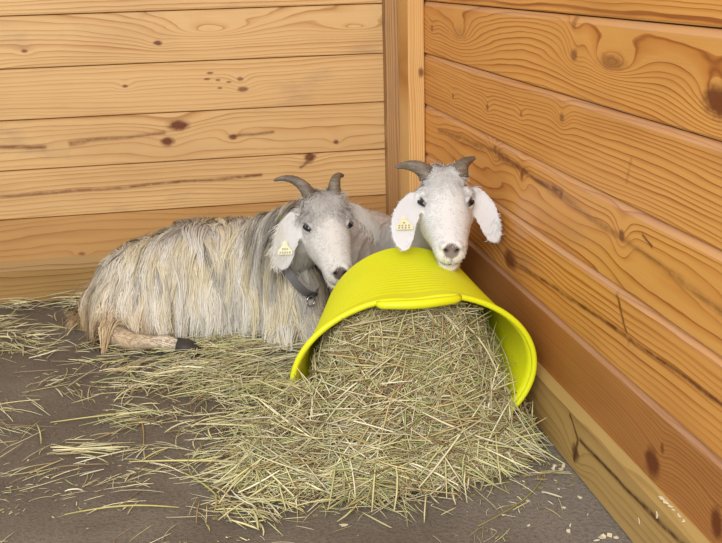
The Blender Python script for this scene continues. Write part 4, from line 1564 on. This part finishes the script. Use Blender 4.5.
def flake(x, y, z, s, seedv, label, group, upright=False):
    """a thin curled chip of wood with a ragged outline"""
    r = random.Random(seedv)
    n = r.randint(6, 9)
    asp = r.uniform(0.28, 0.75)
    pts = []
    for k in range(n):
        q = s * r.uniform(0.45, 1.25)
        t = 2 * math.pi * (k + r.uniform(-0.25, 0.25)) / n
        pts.append((q * math.cos(t), q * asp * math.sin(t)))
    th = 0.0010
    curl = r.uniform(5, 30)
    sk = r.uniform(-0.15, 0.15)
    lowz = min(a * a * curl + a * sk for a, b in pts)
    V = [(a, b, a * a * curl + a * sk - lowz) for a, b in pts] + [(a, b, a * a * curl + a * sk - lowz + th) for a, b in pts]
    F = [tuple(reversed(range(n))), tuple(range(n, 2 * n))] + [(k, (k + 1) % n, n + (k + 1) % n, n + k) for k in range(n)]
    o = mesh_obj('wood_shaving', V, F, flake_mat, None, (x, y, z))
    if upright:
        o.rotation_euler = (0, -math.pi / 2, 0)
    else:
        o.rotation_euler = (0, 0, r.uniform(0, 6.28))
    tag(o, label, 'wood shaving', group)


flake_mat = simple('pale_shaving', (236, 222, 190), 0.7)
spots = [(-0.043, -1.268, 0.008), (-0.022, -1.263, 0.007), (-0.030, -1.272, 0.006), (-0.036, -1.258, 0.005), (-0.005 - 0.03, -1.375, 0.006),
         (-0.095, -1.470, 0.007), (-0.085, -1.455, 0.005), (-0.050, -1.500, 0.009), (-0.035, -1.497, 0.008), (-0.062, -1.505, 0.006), (-0.028, -1.505, 0.006),
         (-0.125, -1.365, 0.004), (-0.075, -1.400, 0.004), (-0.060, -1.340, 0.0035), (-0.150, -1.440, 0.004), (-0.110, -1.300, 0.0035), (-0.045, -1.430, 0.004),
         (-0.180, -1.400, 0.0035), (-0.090, -1.345, 0.003), (-0.055, -1.310, 0.003)]
for i, (x, y, s) in enumerate(spots):
    lab = ('pale wood shaving in the small cluster on bare floor near the hay heap' if i < 4 else
           'pale wood shaving in the cluster at the bottom edge beside the timber sill' if 5 <= i <= 10 else
           'tiny pale wood crumb scattered on bare grey floor beside the timber sill')
    flake(x, y, 0.0004, s, 100 + i, lab, 'wood shavings on the floor')
flake(-0.440, -1.372, 0.0004, 0.010, 300, 'lone larger pale wood chip in front of the hay heap', 'wood shavings on the floor')
for i, (y, s) in enumerate(((-1.598, 0.010), (-1.610, 0.012), (-1.622, 0.009), (-1.632, 0.007), (-1.648, 0.008), (-1.662, 0.006))):
    flake(-0.0045, y, 0.1180, s * 0.7, 200 + i, 'pale wood shaving caught on the ledge of the timber sill', 'wood shavings on the sill')
for i, (y, z, s, lab) in enumerate(((-1.547, 0.051, 0.008, 'pale wood chip stuck low on the face of the timber sill'),
                                    (-1.600, 0.092, 0.009, 'pale wood chip stuck to the sill face just under the ledge'))):
    flake(-0.0122, y, z, s * 0.8, 240 + i, lab, 'wood shavings on the sill', True)
V, F = ellipsoid((0, 0, 0.0045), (0.0065, 0.005, 0.0045), 0.4, 12, 8)
o = mesh_obj('dropping', V, F, simple('dark_pellet', (38, 32, 28), 0.7), None, (-0.036, -1.175, 0.0), smooth=True)
tag(o, 'small black pellet on the floor beside the hay heap', 'pellet')
